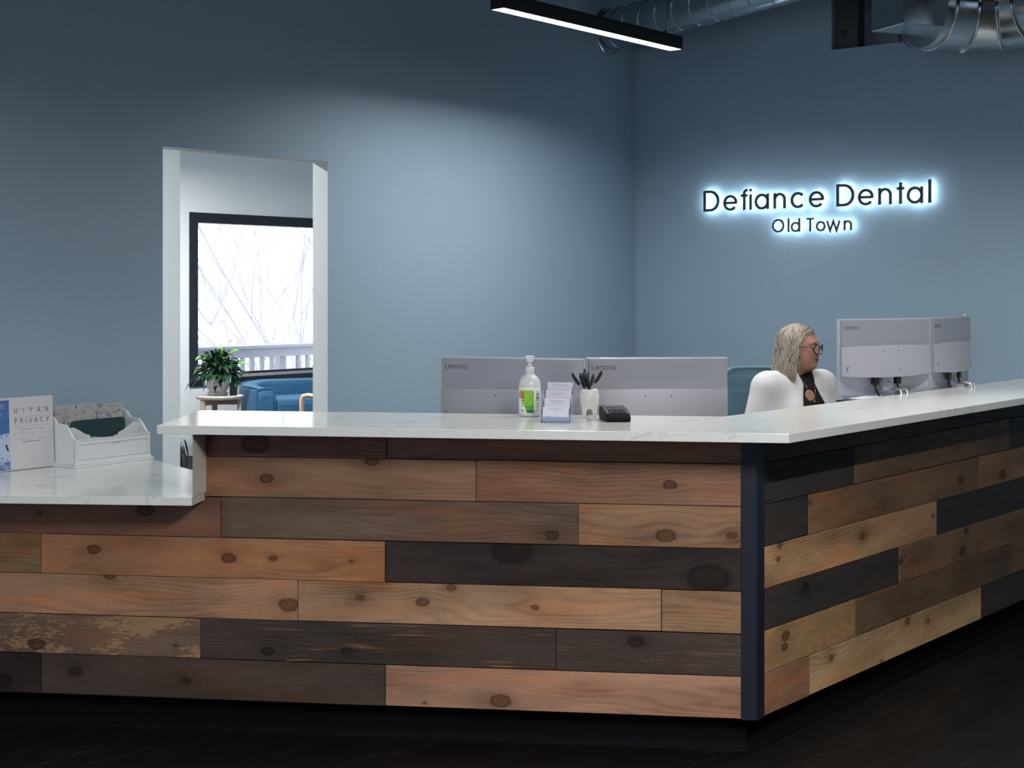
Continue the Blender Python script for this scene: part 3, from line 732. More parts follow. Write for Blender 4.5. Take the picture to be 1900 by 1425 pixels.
# ---------------------------------------------------------------- monitors
M_MON = P('silver_grey_plastic', (.36, .365, .42), .38, .25, 0, bump=.03, bscale=500)
M_MONL = P('silver_grey_plastic_light', (.43, .435, .49), .42, .2)
M_EDGE = P('pale_bezel', (.50, .52, .58), .35, .2)
M_LOGO = P('dark_grey_print', (.10, .10, .11), .5)
M_CHR = P('brushed_silver', (.55, .57, .60), .25, .9)
M_SCRB = P('black_screen', (.01, .01, .012), .15)
M_HOLE = P('black_hole', (.006, .006, .006), .8)
def monitor(pl, Yl, pr, Yr, top, label, group, hgt=.335, zb_desk=DZ):
    a = at_Y(pl, 540, Yl); b = at_Y(pr, 540, Yr); c = (a+b)/2; W = (b-a).length
    t = thing('monitor', label, 'monitor', (c.x, c.y, zb_desk), math.atan2(b.y-a.y, b.x-a.x), group)
    T1 = top-zb_desk; B = T1-hgt; X = W/2
    mb = MB().box(-X, X, 0, .012, B, T1, 0, .0015); mb.box(-X+.004, X-.004, .0121, .0130, B+.012, T1-.004, 1)
    obj('display_panel', mb, [M_EDGE, M_SCRB], t)
    seam = T1-hgt*.36; bb = B+hgt*.26
    mb = MB().box(-X+.010, X-.002, -.010, -.0002, seam-.004, T1-.003, 0, .002)
    obj('back_cover', mb, M_MON, t)
    # lower housing: bulges towards the middle, its lower edge bows down
    n = 24; top_r, bot_r, bot_in = [], [], []
    for i in range(n+1):
        u = -1+2*i/n; x = -X+.006+(2*X-.008)*i/n; bow = 1-u*u
        top_r.append(Vector((x, -.011-.020*bow**.6, seam-.002+.004*bow))); bot_r.append(Vector((x, -.013-.034*bow**.6, bb-.010*bow))); bot_in.append(Vector((x, 0, bb-.010*bow)))
    tin = [Vector((p.x, 0, p.z)) for p in top_r]
    mid = [a_*.5+b_*.5+Vector((0, -.002, 0)) for a_, b_ in zip(top_r, bot_r)]
    mb = MB().grid([tin, top_r], 0, False).grid([top_r, mid, bot_r], 0, True).grid([bot_r, bot_in], 0, False)
    for k in (0, -1): mb.add([tin[k], top_r[k], bot_r[k], bot_in[k]], [(0, 1, 2, 3)])
    hs = obj('lower_housing', mb, M_MONL, t)
    for sx, sz in ((-.05, -.022), (.05, -.022), (-.05, -.108), (.05, -.108)):
        yy = -.0335-(.014 if sz < -.05 else .003); k = .5
        obj('screw_hole', MB().ball((sx, yy+.0005, seam+sz), (.0026, .0012, .0026), 10), M_HOLE, hs)
    mb = MB().tube([(-X+.035+.009*math.cos(q), -.0225-.002, bb+.032+.009*math.sin(q)) for q in [math.radians(40+28*i) for i in range(11)]], .0012, 5)
    obj('lock_slot', mb, M_LOGO, hs); 
    mb = MB(); lx = -X+.022
    word(mb, 'Lenovo', .0205, lambda x, y, d: Vector((lx+x*1.0, -.0104, T1-.046+y)), .10, .15)
    obj('logo', mb, M_LOGO, t)
    mb = MB().box(-.036, .036, -.022, -.0005, B+.005, bb-.006, 0, .003); obj('stand_mount', mb, M_MONL, t)
    mb = MB().ball((0, -.024, B+.05), (.009, .004, .011), 12); obj('release_button', mb, M_CHR, t)
    # folded stand column with its silver loop, foot plate
    mb = MB().box(-.030, .030, -.075, -.045, .006, B-.005, 0, .004); mb.box(-.034, .034, -.075, -.018, B-.016, B+.02, 0, .004)
    obj('stand_column', mb, M_MON, t)
    mb = MB()
    for sx in (-.020, .020):
        mb.tube([(sx, -.03, B+.014), (sx, -.075, B+.030), (sx, -.105, B+.022), (sx, -.122, B-.02), (sx, -.128, B-.09)], .0055, 8, up=(1, 0, 0))
    mb.box(-.024, .024, -.108, -.078, B+.022, B+.033, 0, .003)
    obj('stand_handle', mb, M_CHR, t)
    obj('stand_base', MB().box(-.11, .11, -.16, .07, 0, .008, 0, .003), M_MON, t)
    for sx, r in ((-.085, 1), (.062, 0)):
        mb = MB().box(sx-.016, sx+.016, -.030, -.008, B+.045, bb-.004, 0, .003); 
        mb.tube([(sx, -.018, B+.05), (sx+.004, -.024, B+.02), (sx+.02, -.05, B-.04), (sx+.03, -.055, max(.01, B-.12)), (sx+.02, -.03, .01)], .0045, 8)
        obj('cable', mb, M_CABLE, t, label='black plug and cable')
    return t
G1 = 'monitors behind the counter'
monitor(818.3, 5.80, 1084.3, 5.585, 1.2785, 'grey monitor back behind the counter, outermost left beside the blue wall opening', G1)
monitor(1086.6, 5.655, 1349.8, 5.70, 1.280, 'grey monitor back behind the tooth shaped pen holder', G1)
tr = 1.532-(593.0-540)*6.49/F*1.0
monitor(1556, 6.49, 1722.5, 6.83, 1.532-(592.5-540)*6.49/F, 'pale grey monitor back beside the seated woman', G1)
wm = monitor(1726.5, 6.88, 1797, 7.34, 1.532-(590-540)*6.88/F, 'pale grey monitor turned away farthest along the desk', G1)
WB = (at_Y(1797, 540, 7.34)-at_Y(1726.5, 540, 6.88)).length/2
obj('webcam_tab', MB().box(WB-.045, WB-.015, -.004, .012, 1.532-.124-DZ, 1.532-.124-DZ+.012, 0, .002), M_EDGE, wm)

# ---------------------------------------------------------------- things on the countertop
def on_top(px, py, z=ZT): q = at_z(px, py, z); return (q.x, q.y, z)
# pump bottle
p = at_z(983, 772.5, ZT); p = Vector((p.x, p.y, 0))
def bottle_mat():
    g = G('translucent_white_plastic'); g.put(g.b.inputs['Base Color'], (.78, .80, .80)); g.b.inputs['Roughness'].default_value = .25
    g.b.inputs['Transmission Weight'].default_value = .15; g.b.inputs['Subsurface Weight'].default_value = .3; g.b.inputs['Subsurface Radius'].default_value = (.02, .02, .02)
    return g.mat
M_BOT = bottle_mat()
bt = thing('hand_sanitizer_bottle', 'white pump bottle with a green label on the countertop', 'bottle', (p.x, p.y, ZT), 0)
obj('bottle_body', MB().lathe([(.0, 0), (.030, 0), (.037, .003), (.0395, .010), (.0395, .112), (.0375, .126), (.031, .140), (.021, .150), (.015, .154), (.014, .156)], 40, cap=False), M_BOT, bt)
obj('pump_collar', MB().lathe([(.0145, .154), (.0160, .155), (.0160, .176), (.0145, .178), (.006, .180), (.006, .186)], 32), M_WHITE, bt)
obj('pump_stem', MB().lathe([(.010, .178), (.0055, .190), (.004, .194), (.010, .197), (.0105, .209), (.007, .210)], 24), M_WHITE, bt)
mb = MB().box(-.017, .014, -.009, .009, .209, .217, 0, .003); mb.tube([(-.010, 0, .213), (-.030, -.016, .212), (-.036, -.020, .205)], [.006, .0045, .003], 10)
mb = MB().box(-.016, .016, -.010, .010, .2095, .2185, 0, .003); mb.box(-.0115, .0115, -.012, -.008, .197, .212, 0, .002)
obj('pump_head', mb, M_WHITE, bt)
R_ = .0399
def wrap(x, z, k=0.0003): a = x/R_; return Vector(((R_+k)*math.sin(a), -(R_+k)*math.cos(a), z))
def patch(poly_rows, mi, k=.0002, n=14):   # rows of (z, x0, x1)
    mb_ = []
    out = []
    for (za, a0, a1), (zb_, b0, b1) in zip(poly_rows[:-1], poly_rows[1:]):
        for q in range(9):
            t = q/8; out.append([wrap((a0+(b0-a0)*t)+((a1+(b1-a1)*t)-(a0+(b0-a0)*t))*i/n, za+(zb_-za)*t, k) for i in range(n+1)])
    return out
mb = MB(); mb.grid(patch([(.026, -.055, .052), (.106, -.055, .052)], 0, .0001, 30), 0)
lab = obj('label', mb, P('white_label', (.82, .83, .83), .5), bt, label='printed label')
M_GR = [P('label_green_light', (.26, .52, .03), .5), P('label_green_mid', (.09, .36, .04), .5), P('label_green_dark', (.01, .16, .03), .5), P('label_red', (.55, .01, .02), .5), P('label_white', (.85, .85, .85), .5), P('label_black', (.03, .03, .03), .5)]
mb = MB()
def lx(px): return math.asin(max(-.99, min(.99, (px-983.5)/20.5)))*R_
zl_ = lambda py: .0+(770-py)*5.36/F
mb.grid(patch([(zl_(720.5), lx(965), lx(990.5)), (zl_(762), lx(978), lx(990.5))], 0, .0003), 0)
mb.grid(patch([(zl_(748), lx(974.5), lx(975.5)), (zl_(728), lx(989), lx(990.5)), (zl_(722), lx(989.5), lx(990.5))], 0, .0004), 1)
mb.grid(patch([(zl_(757), lx(976.5), lx(990.5)), (zl_(762), lx(978), lx(990.5))], 0, .0005), 2)
mb.grid(patch([(zl_(748), lx(974.5), lx(990.5)), (zl_(758), lx(977), lx(990.5))], 0, .00045), 1)
mb.grid(patch([(zl_(725), lx(964.5), lx(971.5)), (zl_(735), lx(964.8), lx(971.8))], 0, .0006), 3)
glyph(mb, 'D', .0125, lambda x, y, d: wrap(lx(966.6)+x*.75, zl_(733)+y, .0009), .2, 0, 4)
for py in (739, 744, 748, 757): mb.grid(patch([(zl_(py), -.034, -.024), (zl_(py+1.2), -.034, -.024)], 0, .0004, 4), 5)
for i, py in enumerate(range(724, 740, 2)): mb.grid(patch([(zl_(py), lx(995), lx(1001)), (zl_(py+(1.3 if i % 3 else .6)), lx(995), lx(1001))], 0, .0004, 4), 5)
for py in (722, 743, 745.5, 748, 750.5, 753, 757): mb.grid(patch([(zl_(py), lx(995), lx(1001)), (zl_(py+.7), lx(995), lx(1001))], 0, .0004, 4), 5)
obj('label_print', mb, M_GR, lab)

# card holder: four stepped tiers of cards
q = at_z(1031, 784.5, ZT)
ch = thing('card_holder', 'clear stepped stand full of white business cards', 'card holder', (q.x, q.y, ZT), math.radians(-8))
M_ACR = P('clear_acrylic', (.78, .84, 1.0), .03, trans=.92, ior=1.3)
M_CARD = P('white_card', (.66, .66, .76), .6); M_CARDB = P('blue_card', (.12, .25, .62), .6); M_CARDO = P('peach_card', (.62, .40, .32), .6); M_INK = P('grey_ink', (.18, .18, .22), .6); M_INKB = P('blue_ink', (.22, .42, .75), .6)
for k in range(4):
    y0 = .006+.033*k; zb2 = .004+.026*k; 
    mb = MB().box(-.0485, .0485, y0-.004, y0-.002, zb2, zb2+(.018 if k else .016), 0, 0)
    mb.box(-.0485, .0485, y0+.0135, y0+.0155, zb2, zb2+.042, 0, 0)
    mb.box(-.0485, .0485, y0-.004, y0+.0155, zb2-.002, zb2, 0, 0)
    obj('tier', mb, M_ACR, ch)
for sx in (-.0505, .0487):
    mb = MB().prism([(0, 0), (.135, 0), (.135, .118), (.105, .118), (0, .024)], sx, sx+.0018, M=Matrix(((0, 0, 1, 0), (1, 0, 0, 0), (0, 1, 0, 0), (0, 0, 0, 1))))
    obj('side_wall', mb, M_ACR, ch)
for k in range(4):
    y0 = .006+.033*k; zb2 = .0045+.026*k
    st = thing('business_card_stack', ['stack of white business cards in the lowest tier of the clear stand', 'stack of white business cards with a peach edge, second tier up', 'stack of white business cards with blue backs, third tier up', 'stack of white business cards in the topmost tier of the clear stand'][k],
               'business cards', tuple(XF[ch.name] @ Vector((0, 0, 0))), math.radians(-8), 'business cards in the clear stand')
    sh = Matrix.Translation((.0015*k-.001, y0, zb2)) @ Matrix.Rotation(-.20, 4, 'X')
    T = lambda x, y, d, sh=sh: sh @ Vector((x, -.0022-d, y))
    mb = MB().box(-.0445, .0445, -.002, .0, .0, .0505, 0, 0, sh); mb.box(-.0445, .0445, .0002, .007, .0, .0505+(.001 if k in (1, 2) else 0), 1, 0, sh)
    obj('cards', mb, [M_CARD, (M_CARD, M_CARDO, M_CARDB, M_CARD)[k]], st)
    mb = MB()
    if k < 2:
        text(mb, 'Defiance Dental', .0068, lambda x, y, d: T(x, y+.0395, .0003), 0, True); text(mb, 'Old Town', .0042, lambda x, y, d: T(x, y+.0335, .0003), 0, True)
        for j, wl in enumerate((.020, .016, .028)): mb.box(-.036, -.036+wl, -.0024, -.0023, .006+.005*j, .0068+.005*j, 0, 0, sh)
    else:
        mb.tube([T(-.022, .047, .0002), T(-.022, .036, .0002), T(-.014, .036, .0002), T(-.0145, .041, .0002), T(-.020, .047, .0002)], .0005, 4)
        text(mb, 'Defiance Dental', .0050, lambda x, y, d: T(x+.008, y+.0385, .0003), 0, True)
    obj('card_print', mb, [M_INK, M_INKB], st)

# tooth-shaped pen cup
q = at_z(1093.5, 775.0, ZT)
def tooth_f(p):
    x, y, z = p[..., 0], p[..., 1], p[..., 2]
    d = smin(E((0, 0, .078), (.0355, .0265, .034))(p), E((0, 0, .058), (.0325, .0245, .026))(p), .01)
    for s in (-1, 1):
        d = smin(d, CP((s*.0135, 0, .048), (s*.0205, 0, .0055), .0170, .0058)(p), .010)
        for q in (-1, 1): d = smin(d, E((s*.019, q*.012, .096), (.013, .010, .008))(p), .006)
    d = smax(d, -CP((0, -.03, .020), (0, .03, .020), .0085, .0085)(p), .006)
    d = smax(d, z-.1035, .004); d = smax(d, -E((0, 0, .098), (.0245, .0165, .045))(p), .003)
    return np.maximum(d, .0008-z)
M_CER = P('white_glazed_ceramic', (.74, .735, .71), .12, coat=.5)
cup = obj('tooth_pen_holder', mesh_of(tooth_f, (-.045, -.035, -.004), (.045, .035, .112), .0014), [M_CER, M_HOLE], loc=(q.x, q.y, ZT), label='white ceramic cup shaped like a molar tooth holding pens', cat='pen holder')
M_PEN = P('black_pen_plastic', (.012, .012, .014), .25); M_PENC = P('clear_pen_barrel', (.55, .56, .60), .1, trans=.5)
pens = [((1078, 720), (1061, 691), 'leaning farthest towards the card stand', .0), ((1084, 720), (1076, 692), 'leaning slightly towards the card stand', .006), ((1087, 722), (1081, 692), 'in the dense bunch at the cup middle', -.002), ((1086, 718), (1084.5, 684), 'tallest of the bunch, set at the back', .012),
        ((1090.5, 720), (1091, 691), 'standing upright in the cup', .010), ((1092.5, 723), (1101.5, 694), 'broad cap in front leaning slightly towards the card reader', -.006), ((1098, 721), (1117, 687.5), 'leaning farthest towards the card reader', .003)]
pen0 = None
for i, (a, b, tx, dy) in enumerate(pens):
    A3 = at_Y(a[0], a[1], q.y+dy); B3 = at_Y(b[0], b[1], q.y+dy*1.6); d = (B3-A3); Lx = d.length; dirn = d.normalized()
    tip = B3
    rot = dirn.to_track_quat('Z', 'Y').to_euler()
    base = tip-dirn*.112
    t = bpy.data.objects.new('ballpoint_pen', None); C.objects.link(t); t.location = base; t.rotation_euler = rot; t.empty_display_size = .02; XF[t.name] = Matrix()
    setp(t, 'black capped pen '+tx, 'pen', 'pens in the tooth shaped cup')
    obj('barrel', MB().lathe([(.001, .0), (.0035, .012), (.0036, .075)], 8), M_PENC if i % 2 == 0 else M_PEN, t)
    obj('cap', MB().lathe([(.0050, .060), (.0054, .064), (.0048, .100), (.0030, .110), (.001, .1122)], 12).box(-.0012, .0012, -.0075, -.004, .070, .104), M_PEN, t)

# card reader
q = at_z(1144, 783, ZT); q2 = at_z(1140, 766, ZT)
cr = thing('card_reader', 'small black payment terminal with a keypad on the countertop', 'card reader', (q.x-.0, q.y+.045, ZT), math.radians(8))
M_BK = P('black_plastic', (.006, .007, .008), .5, spec=.12); M_SCR = P('dark_lcd', (.03, .038, .045), .5, spec=.15); M_KEY = P('grey_keys', (.04, .05, .06), .75, spec=.08)
def side(pts, x0, x1, mi=0, bev=0):
    return MB().prism(pts, x0, x1, mi, bev, M=Matrix(((0, 0, 1, 0), (1, 0, 0, 0), (0, 1, 0, 0), (0, 0, 0, 1))))
mb = side([(-.055, .003), (-.057, .016), (-.045, .029), (.015, .043), (.070, .050), (.088, .042), (.088, .004), (.07, 0), (-.05, 0)], -.042, .042, 0, .004)
cb = obj('casing', mb, M_BK, cr)
sl = math.atan2(.014, .06)
Mk = Matrix.Translation((0, -.015, .0365)) @ Matrix.Rotation(sl, 4, 'X')
mb = MB().box(-.030, .030, .044, .080, .0, .0022, 0, .001, Matrix.Translation((0, -.015, .0385)) @ Matrix.Rotation(math.atan2(.007, .055), 4, 'X')); obj('display', mb, M_SCR, cr)
for i in range(3):
    for j in range(4):
        obj('key', MB().box(-.029+i*.020, -.029+i*.020+.018, -.030+j*.0115, -.030+j*.0115+.0095, -.0006, .003, 0, .0008, Mk), M_KEY, cr)

# ---------------------------------------------------------------- things on the low ledge
LD = (at_z(286.5, 851.5, ZL)-at_z(139, 869.5, ZL)).normalized(); rzo = math.atan2(LD.y, LD.x)
o0 = at_z(139, 869.5, ZL); OW = (at_z(286.5, 851.5, ZL)-o0).length; OD = .185
LN = Vector((-LD.y, LD.x, 0))
oc = o0+LD*OW/2+LN*(OD/2)
org = thing('desk_organizer', 'white wooden letter organizer with a framed front panel', 'organizer', (oc.x, oc.y, ZL), rzo)
X, Yd = OW/2, OD/2; e_ = .012
mb = MB().box(-X, X, -Yd, Yd, 0, .009, 0, .003); mb.box(-X+.005, X-.005, -Yd+.005, Yd-.003, .009, .016, 0, .003); obj('base', mb, M_WHITE, org)
XI = X-e_; YF = -Yd+e_; YB = Yd-.008; HF, HB = .108, .198
obj('back_panel', MB().box(-XI, XI, YB-.009, YB, .014, HB+.006, 0, .001), M_WHITE, org)
sp = [(YF, .014), (YB, .014), (YB, HB), (YB-.030, HB-.004), (YB-.055, HB-.030), (YF+.060, HF+.058), (YF+.040, HF+.040), (YF+.018, HF+.010), (YF, HF)]
for x in (-XI, XI-.009): obj('side_panel', side(sp, x, x+.009, 0, .0012), M_WHITE, org)
obj('front_panel', MB().box(-XI, XI, YF-.001, YF+.008, .014, HF, 0, .001), M_WHITE, org)
mb = MB(); a, b, c, d = -XI+.012, XI-.012, .030, HF-.014
for (x0, x1, z0_, z1_) in ((a, b, c, c+.005), (a, b, d-.005, d), (a, a+.005, c+.005, d-.005), (b-.005, b, c+.005, d-.005)): mb.box(x0, x1, YF-.0035, YF-.0005, z0_, z1_, 0, .001)
mb.box(-XI-.001, XI+.001, YF-.003, YF+.004, HF-.003, HF+.002, 0, .001)
obj('front_moulding', mb, M_WHITE, org)
mb = MB(); text(mb, 'Pending labs', .0078, lambda x, y, dd: Vector((x+.012, YF-.0045, y+.083)), 0, True); obj('front_label', mb, M_LOGO, org, label='small dark lettering on the front panel')
def divider(y, zt_, dip):
    pts = [(-XI+.009, .014), (XI-.009, .014), (XI-.009, zt_)]
    xs = XI-.009
    right = [(xs-.03, zt_+.0), (xs-.055, zt_-.012), (xs-.085, zt_-.030), (xs-.105, zt_-.034), (xs-.125, zt_-dip)]
    pts += right + [(-x, z) for x, z in right[::-1]] + [(-xs, zt_)]
    return MB().prism(pts, y, y+.006, 0, .0008, M=Matrix(((1, 0, 0, 0), (0, 0, 1, 0), (0, 1, 0, 0), (0, 0, 0, 1))))
obj('divider', divider(YF+.055, HF+.045, .055), M_WHITE, org)
for x in (-.06, .05): obj('partition', MB().box(x-.003, x+.003, YF+.008, YF+.0545, .014, HF+.002, 0, .001), M_WHITE, org)
# folders
def floral():
    g = G('blue_floral_print'); co = g.obco()
    v = g.n('TexVoronoi', {'Vector': co}, feature='F1'); v.inputs['Scale'].default_value = 16
    d = v.outputs[0]
    pet = g.m('SINE', g.m('ADD', g.m('MULTIPLY', d, 46), g.m('MULTIPLY', g.noise(co, 60, 3), 10)))
    f = g.m('MULTIPLY', g.step(pet, .1, .5), g.step(g.noise(co, 30, 3), .40, .55))
    lf = g.step(g.noise(co, 38, 2, .5, 1.5), .58, .64)
    c = g.mix(g.m('MULTIPLY', f, .7), (.50, .49, .47), (.20, .25, .36))
    g.put(g.b.inputs['Base Color'], g.mix(g.m('MULTIPLY', lf, .75), c, (.05, .09, .20))); g.b.inputs['Roughness'].default_value = .6
    return g.mat
M_FLO = floral(); M_TAB = P('cream_card', (.48, .47, .46), .6); M_TEAL = P('dark_teal_card', (.008, .042, .048), .55, 0, 8, .1)
def folder(nm, y, tabx, tabw, ztop, txt, label, mat, tabm, lean=.0, x0=-XI+.016, x1=XI-.022, grp='tabbed folders in the organizer', tabbed=True):
    t = thing(nm, label, 'folder', (oc.x, oc.y, ZL), rzo, grp)
    V = Matrix(((1, 0, 0, 0), (0, 0, 1, 0), (0, 1, 0, 0), (0, 0, 0, 1)))
    Ls = Matrix.Translation((0, y, .016)) @ Matrix.Rotation(lean, 4, 'X') @ Matrix.Translation((0, -y, -.016))
    zb_ = ztop-.018
    obj('folder_cover', MB().prism([(x0, .0165), (x1, .0165), (x1, zb_-.006), (x1-.006, zb_), (x0+.006, zb_), (x0, zb_-.006)], y, y+.0022, 0, 0, M=Ls@V), mat, t)
    obj('folder_tab', MB().prism([(tabx, zb_-.004), (tabx+tabw, zb_-.004), (tabx+tabw-.002, ztop-.004), (tabx+tabw-.008, ztop), (tabx+.008, ztop), (tabx+.002, ztop-.004)], y-.0006, y+.0016, 0, 0, M=Ls@V), tabm, t)
    if txt: mb = MB(); text(mb, txt, .0088, lambda x, yy, dd: Ls @ Vector((tabx+tabw/2+x, y-.0012, zb_+.004+yy)), 0, True); obj('tab_label', mb, M_LOGO, t)
    return t
folder('file_folder', YB-.018, -XI+.02, .105, .235, 'JULIE', 'cream floral folder whose tab stands nearest the white binder box', M_FLO, M_TAB, -.02)
folder('file_folder', YB-.0225, -.065, .105, .2365, 'ALEXIS', 'cream floral folder with the tab at the middle', M_FLO, M_TAB, -.02)
folder('file_folder', YB-.027, XI-.135, .112, .230, 'Rescheduled', 'floral folder with a deeper cream tab at the doorway end', M_FLO, M_TAB, -.02)
folder('file_folder', YB-.0135, -XI+.03, .25, .229, '', 'dark folder standing hindmost, barely showing behind the tabs', M_SCRB, P('grey_card', (.30, .29, .28), .6), -.02)
te = thing('teal_folder', 'plain dark teal folder with rounded corners, front of the organizer', 'folder', (oc.x, oc.y, ZL), rzo)
V = Matrix(((1, 0, 0, 0), (0, 0, 1, 0), (0, 1, 0, 0), (0, 0, 0, 1))); yt = YF+.072; r = .018
xa, xb = -XI+.034, XI-.070; zt2 = .178
mb = MB().prism([(xa, .018), (xb, .018), (xb, zt2-r), (xb-.004, zt2-.006), (xb-r, zt2), (xa+r, zt2), (xa+.004, zt2-.006), (xa, zt2-r)], yt, yt+.003, 0, .0006, M=V)
mb.box(xa+.002, xb-.002, yt-.0012, yt, .03, .128, 0, .0004); obj('folder_cover', mb, M_TEAL, te)
# white binder box
bR = at_z(101.6, 865.2, ZL); bd = (bR-at_z(0, 877, ZL)).normalized(); BWd, BH, BT = .345, .282, .030
rb = math.atan2(bd.y, bd.x); bn = Vector((-bd.y, bd.x, 0))
bc_ = bR-bd*BWd
bx = thing('binder_box', 'white boxed guide with a blue sky panel propped on the low ledge', 'binder', (bR.x, bR.y, ZL), rb)
LB = Matrix.Rotation(-.045, 4, 'X')
M_BOX = P('white_card_box', (.62, .62, .65), .5)
mb = MB().box(-BWd, 0, 0, BT, .0015, BH, 0, .003, LB); obj('box_body', mb, M_BOX, bx)
def skym():
    g = G('printed_blue_sky'); co = g.obco()
    f = g.step(g.noise(co, 11, 5, .6, .4), .48, .75)
    g.put(g.b.inputs['Base Color'], g.mix(f, (.060, .165, .40), (.42, .52, .70))); g.b.inputs['Roughness'].default_value = .4
    return g.mat
pxl = lambda px: (on_plane(px, 540, Vector((bR.x, bR.y, 0)), bd)[1])
T = lambda x, z, d=0: LB @ Vector((x, -.0008-d, z))
xs = pxl(19.5)
mb = MB().add([T(-BWd+.005, .006), T(xs, .006), T(xs, BH-.008), T(-BWd+.005, BH-.008)], [(0, 1, 2, 3)]); bp = obj('sky_panel', mb, skym(), bx)
zz_ = lambda px, py: (HC+(HY-py)*on_plane(px, 540, Vector((bR.x, bR.y, 0)), bd)[0].y/F)-ZL
M_PALE = P('printed_pale_blue', (.45, .55, .72), .4); M_NAVY = P('printed_navy', (.015, .03, .12), .5); M_PRW = P('printed_white', (.75, .78, .85), .5); M_INK2 = P('printed_black', (.03, .03, .05), .5); M_GRL = P('printed_grey', (.35, .35, .38), .5)
cx, cz, rr = pxl(14)-.0, zz_(14, 831), .055
cxs = [(cx+rr*math.cos(2*PI*k/40), cz+rr*math.sin(2*PI*k/40)) for k in range(40)]
cxs = [(min(x, xs-.0005), z) for x, z in cxs]
mb = MB().add([T(x, z, .0004) for x, z in cxs], [tuple(range(40))]); clk = obj('printed_clock', mb, M_PALE, bx)
mb = MB()
for a in range(0, 360, 30):
    x, z = cx+rr*.85*math.cos(math.radians(a)), cz+rr*.85*math.sin(math.radians(a))
    if x < xs-.004: mb.add([T(x-.002, z-.003, .0008), T(x+.002, z-.003, .0008), T(x+.002, z+.003, .0008), T(x-.002, z+.003, .0008)], [(0, 1, 2, 3)])
for (x, z, a, l) in ((cx-.002, cz+.006, 120, .020), (cx+.002, cz-.006, 300, .022)):
    ca, sa = math.cos(math.radians(a)), math.sin(math.radians(a)); mb.add([T(x-ca*l*.5, z-sa*l*.5, .0008), T(x-sa*.005, z+ca*.005, .0008), T(x+ca*l*.5, z+sa*l*.5, .0008), T(x+sa*.005, z-ca*.005, .0008)], [(0, 1, 2, 3)])
obj('clock_marks', mb, M_NAVY, clk)
mb = MB(); word(mb, 'DIC', .017, lambda x, y, d: T(pxl(0.6)+x*.72, zz_(0, 759)+y, .001), .1, .07, serif=True); word(mb, 'DA', .0155, lambda x, y, d: T(pxl(-1)+x*.8, zz_(0, 862)+y, .001), .1, .08, serif=True)
glyph(mb, 'A', .009, lambda x, y, d: T(pxl(0)+x, zz_(0, 811)+y, .001), .1, serif=True); obj('panel_lettering', mb, M_PRW, bx, label='white lettering on the blue panel')
mb = MB()
zrow = lambda py: zz_(60, py)
for chs, xsx, py, sz in (('HIPAA', (28.5, 46, 58, 72, 86.5), 765.2, .0185), ('PRIVACY', (29.5, 39.5, 50, 56.5, 66.5, 77, 87.5), 783.8, .0185)):
    for ch_, px in zip(chs, xsx): glyph(mb, ch_, sz, lambda x, y, d, px=px: T(pxl(px)+x, zrow(py)+y, .0004), .085, serif=True)
for chs, xsx, py, sz in (('SIMPLE', (42, 46.5, 50.5, 56.5, 61, 65.5), 797, .0075), ('AS', (75.5, 80), 797, .0075), ('123', (42.5, 61, 81), 808, .0075)):
    for ch_, px in zip(chs, xsx): glyph(mb, ch_, sz, lambda x, y, d, px=px: T(pxl(px)+x, zrow(py)+y, .0004), .1, mi=1)
text(mb, 'A guide for health care providers', .0072, lambda x, y, d: T(pxl(42.5)+x*.9, zrow(819)+y, .0005), 0)
for py in (757, 772.5, 789.5, 802.5, 813.5): mb.add([T(pxl(27), zrow(py), .0003), T(pxl(95), zrow(py), .0003), T(pxl(95), zrow(py)+.0008, .0003), T(pxl(27), zrow(py)+.0008, .0003)], [(0, 1, 2, 3)], 2)
obj('cover_lettering', mb, [M_INK2, M_LOGO, M_GRL], bx, label='dark serif lettering with thin rules')
# paperwork on a riser beside the monitors
q = at_Y(1612, 739, 6.42)
rs = thing('document_riser', 'small dark open riser on the desk, nearly hidden behind the countertop', 'desk riser', (q.x, q.y, DZ), RZ_L)
RT = q.z-DZ-.012
mb = MB().box(-.14, .14, -.09, .09, RT-.01, RT, 0, .002); 
obj('shelf', mb, M_BLACKM, rs)
for sx in (-.134, .134): obj('side_panel', MB().box(sx-.004, sx+.004, -.088, .088, 0, RT-.0102, 0, .001), M_BLACKM, rs)
pp = obj('paper_sheet', MB().box(-.07, .12, -.085, .08, 0, .004, 0, .001), M_CARD, loc=(q.x+.02, q.y+.01, DZ+RT+.0082), rz=RZ_L+.1, label='white papers lying on top of the dark notebook beside the monitor', cat='paper')
nb = obj('notebook', MB().box(-.135, .125, -.086, .086, 0, .008, 0, .002), P('dark_navy_cover', (.01, .015, .03), .5), loc=(q.x, q.y, DZ+RT), rz=RZ_L, label='thin dark notebook under the white papers beside the monitor', cat='notebook')
# ---------------------------------------------------------------- ducts and the notch under the ceiling
def ring(mb, c, d, r, w_=.006, n=32, mi=0):
    d = d.normalized(); M = Matrix.Translation(c) @ d.to_track_quat('Z', 'Y').to_matrix().to_4x4()
    mb.lathe([(r-.002, -w_), (r+.003, -w_*.6), (r+.0045, 0), (r+.003, w_*.6), (r-.002, w_)], n, mi, M, cap=False)
WPL = W0-hd(A_-90)*.0
wc, _ = on_plane(1128, 58, W0, DL); rD = .118
dd = hd(-28.7+180); dd.z = 0
sd = thing('spiral_duct', 'round spiral galvanised duct coming out of the wall behind the pendant', 'duct', (wc.x, wc.y, wc.z))
mb = MB(); L = 2.9; a = wc+dd*.0; mb.tube([a-dd*.02, a+dd*L], rD, 40, cap=False)
obj('duct_tube', mb, M_GALV, sd, world=True)
mb = MB(); n = 22*36; pts = []
pitch = .17; u = dd.cross(Vector((0, 0, 1))).normalized(); v = u.cross(dd)
nt_ = int(L/pitch)
